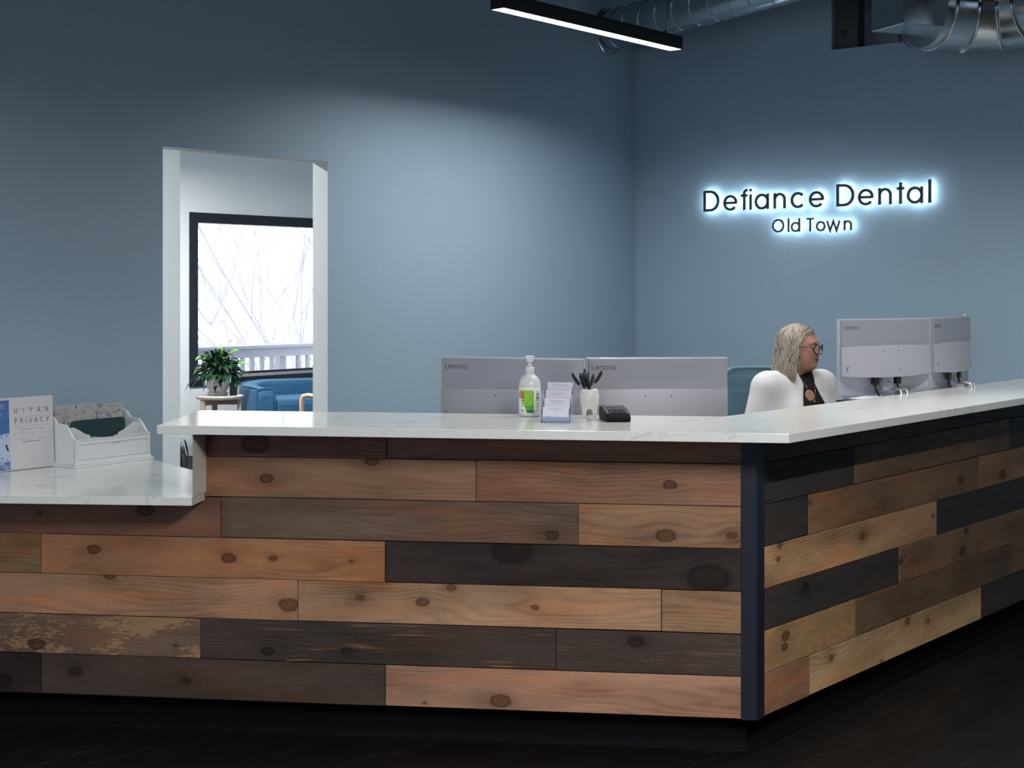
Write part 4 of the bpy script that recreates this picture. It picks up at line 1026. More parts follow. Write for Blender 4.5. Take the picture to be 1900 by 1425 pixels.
for i in range(nt_*28+1):
    an = 2*PI*i/28; pts.append(wc+dd*(pitch*i/28)+(u*math.cos(an)+v*math.sin(an))*(rD+.0015))
mb.tube(pts, .0034, 5); obj('spiral_seam', mb, M_GALV, sd, world=True)
mb = MB(); ring(mb, wc+dd*.03, dd, rD+.004, .02, 40)
M2 = Matrix.Translation(wc-DR*-.004) @ DR.to_track_quat('Z', 'Y').to_matrix().to_4x4()
mb.lathe([(rD+.0, 0), (rD+.028, 0), (rD+.028, .004), (rD, .006)], 40, M=M2, cap=False); obj('wall_collar', mb, M_GALV, sd, world=True)
mb = MB(); e2 = wc+dd*2.35; mb.tube([e2, e2+dd*.16], rD+.005, 40, cap=False); obj('coupling', mb, M_GALV, sd, world=True)

# large segmented elbow in front of the notch
YE = 7.35; rE = .198
z_ax = HC+(HY-90)*YE/F+rE-.01
pth = []
E0 = at_Y(1800, 0, YE); E0.z = z_ax
Rb = .34; cen = E0+Vector((0, -Rb, 0))
for k in range(5): pth.append(Vector((cen.x, cen.y, z_ax))+hd(-38+k*32)*Rb)
first = pth[0]+(pth[0]-pth[1]).normalized()*.05; last = pth[-1]+(pth[-1]-pth[-2]).normalized()*1.3
ed_ = thing('elbow_duct', 'large segmented galvanised elbow duct in front of the wall notch', 'duct', (E0.x, E0.y, z_ax))
chain = [first]+pth+[last]
for i in range(len(chain)-1):
    mb = MB()
    def cutring(j, r):
        p = chain[j]; d0 = (chain[j]-chain[j-1]).normalized() if j > 0 else (chain[1]-chain[0]).normalized()
        d1 = (chain[j+1]-chain[j]).normalized() if j < len(chain)-1 else d0
        t = (d0+d1).normalized(); u = t.cross(Vector((0, 0, 1))).normalized()
        k = 1/max(.4, t.dot(d1)); return [p+u*(r*k*math.cos(2*PI*q/44))+Vector((0, 0, r*math.sin(2*PI*q/44))) for q in range(45)]
    A, B = cutring(i, rE), cutring(i+1, rE); mb.grid([A, B])
    if i == 0: mb.add(A[:-1], [tuple(range(44))])
    obj('elbow_segment', mb, M_GALV, ed_, world=True)
    if i > 0:
        mb = MB(); mb.tube(cutring(i, rE+.004), .0075, 6); obj('joint_bead', mb, M_GALV, ed_, world=True)
mb = MB(); ld_ = (last-pth[-1]).normalized(); mb.tube([pth[-1]+ld_*.10, pth[-1]+ld_*.17], rE+.006, 44, cap=False)
mb2 = MB()
obj('drawband', mb, M_GALV, ed_, world=True)
# rectangular plenum box with a tapered transition
bdir = (chain[0]-chain[1]).normalized(); bc = chain[0]; bu = bdir.cross(Vector((0, 0, 1))).normalized(); up_ = Vector((0, 0, 1))
mb = MB(); n = 44
bx0 = bc+bdir*.085
def sqp(p, e): return [z0(p+bu*(e*a_)+bdir*(e*b_)) for a_, b_ in ((-1, -1), (1, -1), (1, 1), (-1, 1))]
mb.prism(sqp(bx0, .125), z_ax-.115, ZC-.01, 0, .003)
obj('plenum_box', mb, M_GALV, ed_, world=True)
mb = MB(); mb.tube([bc-bdir*.0, bc+bdir*.01], rE+.008, 44, cap=False)
obj('seam_bead', mb, M_GALV, ed_, world=True)
obj('hanger_strap', MB().box(-.012, .012, -.001, .001, 0, ZC-(z_ax+rE), 0, 0, Matrix.Translation(pth[2]+up_*(rE))), M_GALV, ed_, world=True)
# steel column and bare board seen through the notch
def notchbox(name, pa, pb_, dep0, dep1, z0_, z1_, m, lab, cat, bolt=False):
    ya, yb = rloc(on_plane(pa, 100, CORNER, DR)[0]).y, rloc(on_plane(pb_, 100, CORNER, DR)[0]).y
    return ya, yb
ya, yb = rloc(on_plane(1545, 100, CORNER, DR)[0]).y-.003, rloc(on_plane(1588, 100, CORNER, DR)[0]).y
col = thing('steel_column', 'dark steel channel post at the end of the wall notch, one bolt', 'post', (CORNER.x, CORNER.y, 0), RZ_L)
mb = MB().box(.03, .04, yb, ya, NZ+.001, ZC-.001); mb.box(.04, .11, ya-.008, ya, NZ+.001, ZC-.001); mb.box(.022, .11, yb, yb+.008, NZ+.001, ZC-.001)
mb.box(.018, .03, yb-.004, yb+.024, NZ+.001, ZC-.001)
obj('channel', mb, P('dark_steel', (.085, .090, .095), .5, .4, 10, .2), col)
mb = MB().lathe([(.016, 0), (.016, .006), (.009, .013), (.0, .014)], 16, M=Matrix.Translation((.03, (ya+yb)/2-.02+.03, NZ+.09)) @ Matrix.Rotation(-PI/2, 4, 'Y')); obj('bolt', mb, P('bolt_steel', (.10, .12, .13), .4, .8), col)
y1, y2, y3 = [rloc(on_plane(p, 90, CORNER+DL*.5, DR)[0]).y for p in (1560, 1668, 1700)]
bd_ = thing('bare_wallboard', 'dull grey bare board panel behind the steel post in the notch', 'wallboard', (CORNER.x, CORNER.y, 0), RZ_L)
M_BOARD = P('bare_grey_board', (.34, .34, .38), .8, 0, 4, .06)
for (a, b, top) in ((y1, y2, NZ+.34), (y2-.008, y3, NZ+.30)):
    V = Matrix(((0, 0, 1, 0), (1, 0, 0, 0), (0, 1, 0, 0), (0, 0, 0, 1)))
    mb = MB().prism([(b, NZ-.3), (a, NZ-.3), (a, top-.10), (b, top+.04)], .5, .516, M=V); obj('board', mb, M_BOARD, bd_)

# ---------------------------------------------------------------- waiting room furniture
def wloc(px, py, Y): return at_Y(px, py, Y)
M_STONE = P('live_edge_stone', (.55, .50, .47), .35, 0, 9, .2); M_OAK = P('pale_oak', (.50, .37, .28), .5, 0, 7, .12); M_OAKD = P('oak_shade_side', (.36, .26, .19), .5, 0, 7, .12)
Yt = 12.0; tc = wloc(407, 739, Yt); TZ = tc.z+.025
tb = thing('side_table', 'round stone topped side table with pale wooden legs by the window', 'table', (tc.x, tc.y, 0), math.radians(20))
rnd = random.Random(3); mb = MB(); n = 48; R0 = .192
edge = [R0*(1+.03*math.sin(3*2*PI*k/n+1)+rnd.uniform(-.012, .012)) for k in range(n)]
rows = []
for rr_, zz2 in ((0.0, TZ), (.96, TZ), (1.0, TZ-.006), (.985, TZ-.018), (.95, TZ-.030), (0, TZ-.030)):
    rows.append([Vector((edge[k % n]*rr_*math.cos(2*PI*k/n), edge[k % n]*rr_*math.sin(2*PI*k/n)*.95, zz2)) for k in range(n+1)])
mb.grid(rows, 0, False); obj('table_top', mb, M_STONE, tb)
for k in range(3):
    a = math.radians((-150, -20, 95)[k]); x, y = .16*math.cos(a), .16*math.sin(a)
    M_ = Matrix.Translation((x, y, 0)) @ Matrix.Rotation(a, 4, 'Z')
    obj('leg', MB().box(-.012, .016, -.022, .022, 0, TZ-.031, 0, .003, M_), M_OAK, tb)
    obj('rail', MB().box(-.16, -.013, -.012, .012, TZ-.075, TZ-.035, 0, .002, M_), M_OAKD, tb)
# peace lily
pc = wloc(404, 732, Yt); PZ = TZ+.001
pot = thing('peace_lily', 'leafy green potted plant in a white faceted pot on the side table', 'potted plant', (pc.x, pc.y, PZ))
M_POT = P('white_planter', (.58, .56, .58), .45, 0, 12, .12); M_SOIL = P('potting_soil', (.03, .02, .015), .9, 0, 30, .3, bump=.5)
obj('saucer', MB().lathe([(.0, 0), (.070, 0), (.084, .014), (.086, .022), (.080, .022), (.068, .008), (0, .008)], 10, smooth=False, cap=False), M_POT, pot)
mb = MB().lathe([(.0, .010), (.060, .010), (.092, .075), (.098, .140), (.088, .142), (.084, .128), (0, .126)], 10, smooth=False, cap=False); obj('pot', mb, M_POT, pot)
obj('soil', MB().lathe([(0, .127), (.084, .127)], 20, cap=False), M_SOIL, pot)
def leaf(mb, base, az, reach, rise, droop, width, mi=0, L=.17, n=9, twist=0.):
    """a stem that arches out and a pointed blade that droops at its end"""
    d = Vector((math.cos(az), math.sin(az), 0)); s = Vector((-d.y, d.x, 0))
    def C_(t): return base+d*(reach*t)+Vector((0, 0, rise*math.sin(min(1, t*1.15)*PI*.62)-droop*max(0, t-.35)**1.7*2.0))
    pts = [C_(t/6*.5) for t in range(7)]; mb.tube(pts, .0016, 4, mi)
    rows = []
    for i in range(n+1):
        t = i/n; p = C_(.5+.5*t); w_ = width*math.sin(PI*min(1, (t**.75)*1.0))*(1-.15*t); w_ = max(w_, .0008)
        tw = twist*t; sv = s*math.cos(tw)+Vector((0, 0, math.sin(tw)))
        rows.append([p-sv*w_+Vector((0, 0, w_*.22)), p, p+sv*w_+Vector((0, 0, w_*.22))])
    mb.grid(rows, mi)
M_LF = [P('dark_green_leaf', (.012, .050, .026), .28, 0, 12, .4, coat=.2), P('deep_green_leaf', (.020, .075, .024), .32, 0, 12, .3), P('bright_green_leaf', (.11, .33, .035), .4, 0, 10, .2)]
def leafb(mb, P0, az, R, zt_, lift, width, mi=0, tw=0.):
    d = Vector((math.cos(az), math.sin(az), 0)); s = Vector((-d.y, d.x, 0)); P2 = P0+d*R; P2.z = zt_; P1 = P0+d*(R*.55); P1.z = max(P0.z, zt_)+lift
    def B(t): return P0*((1-t)**2)+P1*(2*t*(1-t))+P2*(t*t)
    mb.tube([B(.5*t/5) for t in range(6)], .0017, 4, mi); rows = []
    for i in range(10):
        t = i/9; p = B(.45+.55*t); w_ = max(.0008, width*(math.sin(PI*t**.8)**.8)); a = tw*(.4+.6*t); sv = s*math.cos(a)+Vector((0, 0, math.sin(a)))
        c_ = Vector((0, 0, w_*.35)); rows.append([p-sv*w_+c_, p-sv*w_*.5+c_*.3, p, p+sv*w_*.5+c_*.3, p+sv*w_+c_])
    mb.grid(rows, mi)
rnd = random.Random(12); mb = MB()
for i in range(210):
    az = rnd.uniform(0, 2*PI); ph = math.radians(rnd.uniform(-22, 80)); rr_ = rnd.uniform(.13, .225)
    R = rr_*math.cos(ph)+.01; zt_ = .15+rr_*math.sin(ph)*.95
    leafb(mb, Vector((rnd.uniform(-.04, .04), rnd.uniform(-.04, .04), .12)), az, R, zt_, rnd.uniform(.06, .13)*(1.1-.6*math.sin(max(0, ph))), rnd.uniform(.016, .027), 2 if rnd.random() < .06 else rnd.choice((0, 0, 0, 1)), rnd.uniform(-.9, .9))
for az, R, zt_ in ((PI*1.0, .27, .02), (PI*.93, .25, .10), (PI*1.08, .24, -.02), (-.1, .22, .03), (.1, .24, .14), (-1.6, .10, .02), (-1.2, .16, .05), (-2.1, .17, .04)): leafb(mb, Vector((0, 0, .13)), az, R, zt_, .12, .024, 0, .2)
for az, R, zt_ in ((1.2, .07, .38), (.2, .17, .35), (-1.7, .04, .33), (.1, .245, .24)): leafb(mb, Vector((0, 0, .13)), az, R, zt_, .05, .018, 2, .8)
obj('leaves', mb, M_LF, pot)
# small black pot beside it
sc_ = wloc(436, 735, Yt-.02)
sp2 = thing('small_potted_plant', 'small plant in a square black nursery pot beside the white pot', 'potted plant', (sc_.x-.012, sc_.y, PZ), .5)
obj('pot', MB().prism([(-.025, -.025), (.025, -.025), (.025, .025), (-.025, .025)], 0, .078, bev=.004), M_CABLE, sp2)
mb = MB(); rnd = random.Random(5)
for i in range(14): leaf(mb, Vector((0, 0, .07)), rnd.uniform(0, 2*PI), rnd.uniform(.03, .08), rnd.uniform(.03, .09), rnd.uniform(0, .08), .010, 0)
obj('leaves', mb, M_LF, sp2)
# blue velvet sofa
def velvet():
    g = G('blue_velvet'); co = g.obco(); f = g.noise(co, 9, 4, .6)
    g.put(g.b.inputs['Base Color'], g.mix(f, (.010, .070, .155), (.020, .115, .235))); g.b.inputs['Roughness'].default_value = .75
    g.b.inputs['Sheen Weight'].default_value = .4; g.b.inputs['Sheen Roughness'].default_value = .35; g.put(g.b.inputs['Sheen Tint'], (.35, .65, .95))
    return g.mat
M_VEL = velvet()
sa = at_Y(474, 735, 12.0)
sofa = thing('sofa', 'blue velvet sofa with rounded arms under the window', 'sofa', (sa.x, sa.y, 0), math.radians(30))
def ushape(r_out, r_in, W_, D_, z0_, z1f, z1b, n=14):
    """U-shaped upholstered wall: left arm, back, right arm, rounded outside corners"""
    out = []; 
    for cxx, a0_, a1_ in ((r_out, 180, 90), (W_-r_out, 90, 0)):
        for i in range(n+1): a = math.radians(a0_+(a1_-a0_)*i/n); out.append((cxx+r_out*math.cos(a), D_-r_out+r_out*math.sin(a)))
    return [(0, 0)]+out+[(W_, 0)]
W_, D_, TH_ = 1.6, .70, .16
zA = HC+(HY-722.5)*12.0/F
outl = ushape(.36, .2, W_, D_, 0, 0, 0)
inl = [(TH_, 0.0)]+[(TH_+(.36-TH_)+(.36-TH_)*math.cos(math.radians(180-90*i/14)), D_-.36+(.36-TH_)*math.sin(math.radians(180-90*i/14))) for i in range(15)]+[(W_-.36+(.36-TH_)*math.cos(math.radians(90-90*i/14)), D_-.36+(.36-TH_)*math.sin(math.radians(90-90*i/14))) for i in range(15)]+[(W_-TH_, 0.0)]
rows = []; N = len(outl)
prof = [(0., .14), (-.012, .30), (-.006, zA-.10), (.012, zA-.03), (.045, zA), (.5, zA+.012)]
def lerp(a, b, t): return a+(b-a)*t
for f_, z_ in prof: rows.append([Vector((lerp(o_[0], i_[0], f_*1.0), lerp(o_[1], i_[1], f_), z_+(.03*math.sin(PI*j/(N-1)))*(z_ > .4))) for j, (o_, i_) in enumerate(zip(outl, inl))])
for f_, z_ in ((.955, zA), (.99, zA-.03), (1.0, zA-.10), (1.0, .14)): rows.append([Vector((lerp(o_[0], i_[0], f_), lerp(o_[1], i_[1], f_), z_+(.03*math.sin(PI*j/(N-1)))*(z_ > .4))) for j, (o_, i_) in enumerate(zip(outl, inl))])
mb = MB().grid(rows)
for j in (0, N-1):       # rounded arm fronts
    loop = [r_[j] for r_ in rows]; c = sum(loop, Vector())/len(loop)
    fr = [[p for p in loop], [c+(p-c)*.93+Vector((0, -.03, 0)) for p in loop], [c+(p-c)*.7+Vector((0, -.042, 0)) for p in loop]]
    mb.grid(fr); mb.add(fr[-1], [tuple(range(len(loop)))], 0, True)
obj('arms_and_back', mb, M_VEL, sofa, mod=2)
mb = MB()
for j in (0,): mb.tube([Vector((r_[j].x, r_[j].y-.028, r_[j].z)) for r_ in rows], .006, 6)
mb.tube([Vector((p[0]*1.0, p[1], zA+.004+.03*math.sin(PI*j/(N-1)))) for j, p in enumerate([(lerp(o_[0], i_[0], .12), lerp(o_[1], i_[1], .12)) for o_, i_ in zip(outl, inl)])], .005, 6)
obj('piping', mb, M_VEL, sofa)
obj('seat_cushion', MB().box(TH_+.004, W_-TH_-.004, -.03, D_-.17, .30, zA-.085, 0, .045), M_VEL, sofa)
obj('seat_base', MB().box(TH_-.01, W_-TH_+.01, -.01, D_-.14, .14, .30, 0, .01), M_VEL, sofa)
for x in (.10, W_-.10):
    for y in (.06, D_-.16): obj('foot', MB().lathe([(.014, 0), (.022, .14)], 12, M=Matrix.Translation((x, y, 0))), M_OAKD, sofa)
# wooden armchair whose arm shows in the doorway
ca = at_Y(557, 733, 11.3)
arm_z = ca.z+.012
chw = thing('wooden_armchair', 'pale wooden armchair, only its arm showing in front of the sofa', 'armchair', (ca.x, ca.y, 0), math.radians(-6))
for y in (0, .58):
    M_ = Matrix.Translation((0, y, 0))
    mb = MB(); mb.tube([(.02, y, 0), (.012, y, arm_z-.05), (.022, y, arm_z-.022), (.06, y, arm_z-.014), (.50, y, arm_z-.075), (.60, y, arm_z-.14), (.64, y, 0)], .022, 10, flat=.85); obj('arm_frame', mb, M_OAK, chw)
obj('seat', MB().box(.05, .62, .03, .55, .30, .42, 0, .03), P('beige_cushion', (.45, .42, .38), .85, 0, 30, .08), chw)
obj('backrest', MB().box(.60, .70, .03, .55, .36, .86, 0, .03), P('beige_cushion_back', (.45, .42, .38), .85, 0, 30, .08), chw)
obj('cross_rail', MB().box(.02, .62, .02, .56, .26, .30, 0, .005), M_OAK, chw)
# dark drooping plant in a grey planter seen below the ledge end
gp = at_Y(345, 868, 9.2)
gp = at_Y(341, 868, 9.9)
M_DLF = P('dark_slate_leaf', (.018, .028, .050), .35, 0, 25, .6)
dp = thing('drooping_dark_plant', 'slate dark plant with drooping leaves, glimpsed past the quartz end panel', 'potted plant', (gp.x-.03, gp.y, 0))
obj('pot', MB().lathe([(0, 0), (.07, 0), (.09, .10), (.095, .26), (.085, .26), (.08, .24), (0, .24)], 24, cap=False), M_BLACKM, dp)
mb = MB(); rnd = random.Random(9); mb.tube([(0, 0, .22), (.01, 0, .40), (.0, 0, .53)], [.012, .010, .005], 8)
for i in range(54):
    z = rnd.uniform(.28, .53); leaf(mb, Vector((0, 0, z)), rnd.uniform(0, 2*PI), rnd.uniform(.05, .085), rnd.uniform(.01, .04), rnd.uniform(.16, .30), .013, 0)
obj('leaves', mb, M_DLF, dp)
gb = at_Y(358, 868, 10.1)
pb2 = thing('grey_cabinet', 'low grey box with a black rim behind the drooping dark plant', 'box', (gb.x+.02, gb.y+.1, 0), RZ_L)
zc2 = HC+(HY-844.5)*10.15/F
obj('body', MB().box(-.10, .30, -.12, .12, 0, zc2-.006, 0, .003), P('grey_laminate', (.22, .20, .22), .6), pb2)
obj('rim', MB().box(-.104, .304, -.124, .124, zc2-.0058, zc2, 0, .002), M_BLACKM, pb2)

# ---------------------------------------------------------------- outdoors
def glob(px, py, Y): return at_Y(px, py, Y)
YR = 14.2
M_RAIL = P('weathered_white_rail', (.36, .37, .43), .6, 0, 6, .08)
rp, _ = on_plane(365, 645, at_Y(365, 540, YR).xy.to_3d(), DL); RO = Vector((rp.x, rp.y, 0))
zr = rp.z
rl = thing('deck_railing', 'pale painted deck railing with square balusters outside the window', 'railing', RO, RZ_L)
DKZ = -.15
struct('deck_floor', MB().box(-3.5, 2.4, -1.6, .2, DKZ-.1, DKZ), P('deck_boards', (.30, .30, .33), .7, 0, 5, .1), loc=tuple(RO), rz=RZ_L)
obj('top_rail', MB().box(-3.5, 2.35, -.055, .055, zr-.030, zr, 0, .004), M_RAIL, rl)
obj('fascia_board', MB().box(-3.5, 2.35, -.02, .02, zr-.118, zr-.0305, 0, .003), M_RAIL, rl)
zb3 = HC+(HY-697)*YR/F-.12
obj('bottom_rail', MB().box(-3.5, 2.35, -.02, .02, zb3-.06, zb3, 0, .003), M_RAIL, rl)
def railx(px): return on_plane(px, 640, RO, DL)[1]
xs_ = [railx(p) for p in (449.5, 467.5, 486, 504, 553, 570)]; stp = (xs_[1]-xs_[0])
xx = []
x = railx(449.5)
for p in (449.5, 467.5, 486, 504, 553, 570.5, 588): xx.append(railx(p))
for k in range(1, 6): xx.append(railx(449.5)-k*.118)
for k in range(1, 6): xx.append(railx(588)+k*.125)
for x in xx: obj('baluster', MB().box(x-.018, x+.018, -.018, .018, zb3+.0005, zr-.1185, 0, .002), M_RAIL, rl)
for x in (railx(528), railx(528)-2.0): obj('post', MB().box(x-.045, x+.045, .021, .101, DKZ, zr-.031, 0, .003), M_RAIL, rl)
struct('ground', MB().box(-40, 40, 0, 900, -5.2, -5), P('pale_water', (.75, .80, .85), .25), loc=(0, 15.5, 0))
mb = MB(); rnd = random.Random(4); rw = []
for i in range(41):
    x = -900+45*i; hh = 9+5*math.sin(i*.5)+rnd.uniform(-1.5, 1.5); rw.append([Vector((x, 880, -5)), Vector((x, 900, hh*.6-2)), Vector((x, 960, hh-2)), Vector((x, 1100, -5))])
struct('hills', mb.grid(rw), P('hazy_hillside', (.62, .68, .78), .9))
M_BARK = P('pale_bark', (.62, .60, .64), .8, 0, 20, .2); M_TWIG = P('bare_twig', (.47, .46, .50), .8)
def tree(px, Y, base_z, hgt, lean, seed, label, r0=.05, nb=16, name='bare_tree', spread=.9, droop=0.):
    rnd = random.Random(seed); b = at_Y(px, 540, Y); t = thing(name, label, 'tree', (b.x, b.y, base_z), 0, 'bare trees beyond the deck')
    tr, tw = MB(), MB()
    n = 14; pts = []; p = Vector((0, 0, 0)); d = Vector((lean, rnd.uniform(-.1, .1), 1)).normalized()
    for i in range(n+1):
        pts.append(p.copy()); p = p+d*(hgt/n); d = (d+Vector((rnd.uniform(-.08, .08), rnd.uniform(-.08, .08), .05))).normalized()
    tr.tube(pts, [r0*(1-.8*i/n) for i in range(n+1)], 7); obj('trunk', tr, M_BARK, t)
    def br(p, d, L, r, lv):
        k = 7; q = [p.copy()]
        for i in range(k):
            p = p+d*(L/k); d = (d+Vector((rnd.uniform(-.13, .13), rnd.uniform(-.13, .13), rnd.uniform(-.06, .12)-droop))).normalized(); q.append(p.copy())
            if lv < 2 and i > 0 and rnd.random() < .75:
                s = Vector((rnd.uniform(-1, 1), rnd.uniform(-.6, .6), rnd.uniform(-.2, .8))); br(p, (d+s*.6).normalized(), L*rnd.uniform(.35, .6), r*.55, lv+1)
        tw.tube(q, [r*(1-.75*i/k) for i in range(k+1)], 4, cap=False)
    for i in range(nb):
        f = rnd.uniform(.12, .95); p = pts[int(f*n)]
        a = rnd.uniform(.55*PI, 1.45*PI) if rnd.random() < .72 else rnd.uniform(-.5*PI, .5*PI)
        br(p, Vector((math.cos(a)*spread, math.sin(a)*.7, rnd.uniform(.7, 1.3))).normalized(), hgt*rnd.uniform(.25, .5), r0*.17, 0)
    obj('branches', tw, M_TWIG, t); return t
tree(592, 19.0, -5, 10.5, -.06, 1, 'tall pale bare tree with the thickest trunk, beyond the deck railing', .085, 30)
tree(566, 22.0, -5, 11, .02, 2, 'slimmer bare tree just behind the thickest trunk', .07, 26)
tree(505, 18.0, -5, 7.2, -.12, 3, 'low bare tree whose branches fan over the middle of the window', .05, 30)
tree(418, 17.0, -5, 6.2, -.1, 5, 'short bare tree with thin shoots beside the potted plant', .035, 16)
sb = at_Y(560, 640, 17.5); shr = thing('leafy_shrub', 'thin shrub with small pale green leaves beyond the railing', 'shrub', (sb.x, sb.y, -5))
mb = MB(); st = MB(); rnd = random.Random(8)
for i in range(26):
    a = rnd.uniform(0, 2*PI); p = Vector((0, 0, 0)); d = Vector((math.cos(a)*.12, math.sin(a)*.12, 1)).normalized(); q = [p.copy()]
    for k in range(16):
        p = p+d*(rnd.uniform(.31, .40)); d = (d+Vector((rnd.uniform(-.1, .1), rnd.uniform(-.1, .1), 0))).normalized(); q.append(p.copy())
        if k > 9:
            for _ in range(5):
                o_ = p+Vector((rnd.uniform(-.2, .2), rnd.uniform(-.2, .2), rnd.uniform(-.2, .2))); u_ = Vector((rnd.uniform(-1, 1), rnd.uniform(-1, 1), rnd.uniform(-1, 1))).normalized()*.035; v_ = u_.orthogonal().normalized()*.014
                mb.add([o_-u_, o_+v_, o_+u_, o_-v_], [(0, 1, 2, 3)])
    st.tube(q, .006, 4, cap=False)
obj('stems', st, M_TWIG, shr); obj('leaves', mb, P('pale_green_leaf', (.22, .34, .20), .6), shr)
# ---------------------------------------------------------------- seated woman: smooth blended solids turned into one surface
S0 = Vector((1.375, 7.22, 0))
tA = hd(149)                                       # torso faces the near monitor
def frame(fd):                                     # columns: forward, left, up
    return np.array([[fd.x, -fd.y, 0], [fd.y, fd.x, 0], [0, 0, 1]], float)
R_t = frame(tA); UPZ = .028; XT = (R_t, np.array([S0.x, S0.y, UPZ])); XTL = (R_t, np.array([S0.x, S0.y, 0.]))
hA = hd(123); R_h0 = frame(hA); HS = .90
Hc = np.array([1.386, 7.178, 1.258])
pit = math.radians(2); Rp = np.array([[math.cos(pit), 0, math.sin(pit)], [0, 1, 0], [-math.sin(pit), 0, math.cos(pit)]])
R_h = (R_h0@Rp)*HS; XH = (R_h, Hc)
woman = thing('person', 'seated woman in white quilted jacket and glasses, long silver blonde hair, facing the monitors', 'person', (S0.x, S0.y, 0))
def skinm():
    g = G('skin'); co = g.obco(); f = g.noise(co, 45, 3)
    g.put(g.b.inputs['Base Color'], g.mix(f, (.40, .205, .145), (.50, .27, .195))); g.b.inputs['Roughness'].default_value = .48
    g.b.inputs['Subsurface Weight'].default_value = .15; g.b.inputs['Subsurface Radius'].default_value = (.012, .004, .002); g.b.inputs['Subsurface Scale'].default_value = .5
    return g.mat
M_SKIN = skinm(); M_LIP = P('lips', (.24, .065, .065), .4); M_BLUSH = P('cheek_skin', (.46, .19, .135), .5, 0, 40, .08)
M_BROW = P('brow_hair', (.05, .035, .03), .8); M_EYE = P('eye_white', (.62, .60, .58), .25); M_IRIS = P('iris', (.03, .022, .018), .15)
sk = [E((-.012, 0, .030), (.096, .077, .086)), E((.030, 0, -.028), (.062, .062, .074)), E((.030, .030, -.045), (.046, .032, .046)), E((.030, -.030, -.045), (.046, .032, .046)), E((.015, 0, -.075), (.055, .055, .035))]
face = U(sk, .03)
det = [(E((.069, 0, -.088), (.022, .027, .020)), .022), (E((.075, 0, .030), (.020, .046, .016)), .02), (CP((.084, 0, .018), (.112, 0, -.018), .0078, .0108), .012),
       (E((.101, .011, -.024), (.011, .0075, .0078)), .006), (E((.101, -.011, -.024), (.011, .0075, .0078)), .006), (E((.0885, 0, -.0515), (.0085, .024, .0062)), .007), (E((.0870, 0, -.0620), (.0090, .020, .0070)), .007), (E((.078, 0, -.056), (.014, .030, .022)), .015)]
neck = U([CP((-.022, 0, -.05), (-.045, 0, -.19), .054, .060), E((.018, 0, -.100), (.048, .046, .028))], .03)
def head(p):
    d = face(p)
    for g_, k in det: d = smin(d, g_(p), k)
    for s in (1, -1): d = smax(d, -E((.095, s*.033, .006), (.017, .019, .0125))(p), .012)
    d = smax(d, -E((.099, 0, -.0570), (.014, .021, .0012))(p), .003)
    for s in (1, -1): d = smin(d, E((.076, s*.0325, .006), (.0125, .0125, .0125))(p), .002); d = smin(d, E((-.012, s*.080, -.012), (.017, .006, .030))(p), .008)
    d = smin(d, E((.082, .0325, .0115), (.0085, .0145, .0045))(p), .004); d = smin(d, E((.082, -.0325, .0115), (.0085, .0145, .0045))(p), .004)
    return smin(d, neck(p), .025)
def headmat(c):
    m = np.zeros(len(c), int)
    lip = (c[:, 0] > .074) & ((c[:, 1]/.0235)**2+((c[:, 2]+.0568)/.0118)**2 < 1); m[lip] = 1
    for s in (1, -1):
        d = np.sqrt((c[:, 0]-.076)**2+(c[:, 1]-s*.0325)**2+(c[:, 2]-.006)**2); ey = (d < .0138) & (c[:, 0] > .078) & (np.abs(c[:, 2]-.0045) < .0055) & (np.abs(c[:, 1]-s*.0325) < .0095) & (c[:, 0] > .0815); m[ey] = 2
        ir = ey & ((c[:, 1]-s*.0325+.001)**2+(c[:, 2]-.005)**2 < .0054**2); m[ir] = 3
    ck = (m == 0) & (c[:, 0] > .03) & (c[:, 2] < -.012) & (c[:, 2] > -.06) & (np.abs(c[:, 1]) > .028) & (np.abs(c[:, 1]) < .06); pass
    return m
body = mesh_of(head, (-.13, -.10, -.215), (.135, .10, .13), .0024, XH, headmat)
# torso, arms and hands (torso frame: forward, left, up)
def LP(s, *v): return (v[0], s*v[1], v[2])
tor = [E((-.01, 0, .93), (.115, .165, .18)), E((.035, .075, .90), (.085, .078, .085)), E((.035, -.075, .90), (.085, .078, .085)), E((.02, 0, .70), (.14, .165, .17)), E((0, 0, .56), (.165, .20, .12)), CP((-.015, .16, 1.045), (-.015, -.16, 1.045), .055, .055), CP((-.02, 0, 1.03), (-.01, 0, 1.12), .062, .054)]
elb = {1: (.02, .255, .82), -1: (-.03, .245, .83)}; wri = {1: (.245, .15, .757), -1: (.225, .17, .757)}
arms = []
for s in (1, -1):
    arms += [CP(LP(s, -.012, .185, 1.035), LP(s, *elb[s]), .052, .042), CP(LP(s, *elb[s]), LP(s, *wri[s]), .040, .025)]
torso = U(tor, .05); armf = U(arms, .02)
def bodyf(p): return smin(torso(p), armf(p), .03)
def merge(a, b):
    o = len(a.v); a.v += b.v; a.f += [tuple(i+o for i in q) for q in b.f]; a.m += b.m; a.sm += b.sm
merge(body, mesh_of(bodyf, (-.22, -.36, .46), (.30, .36, 1.17), .011, XT))
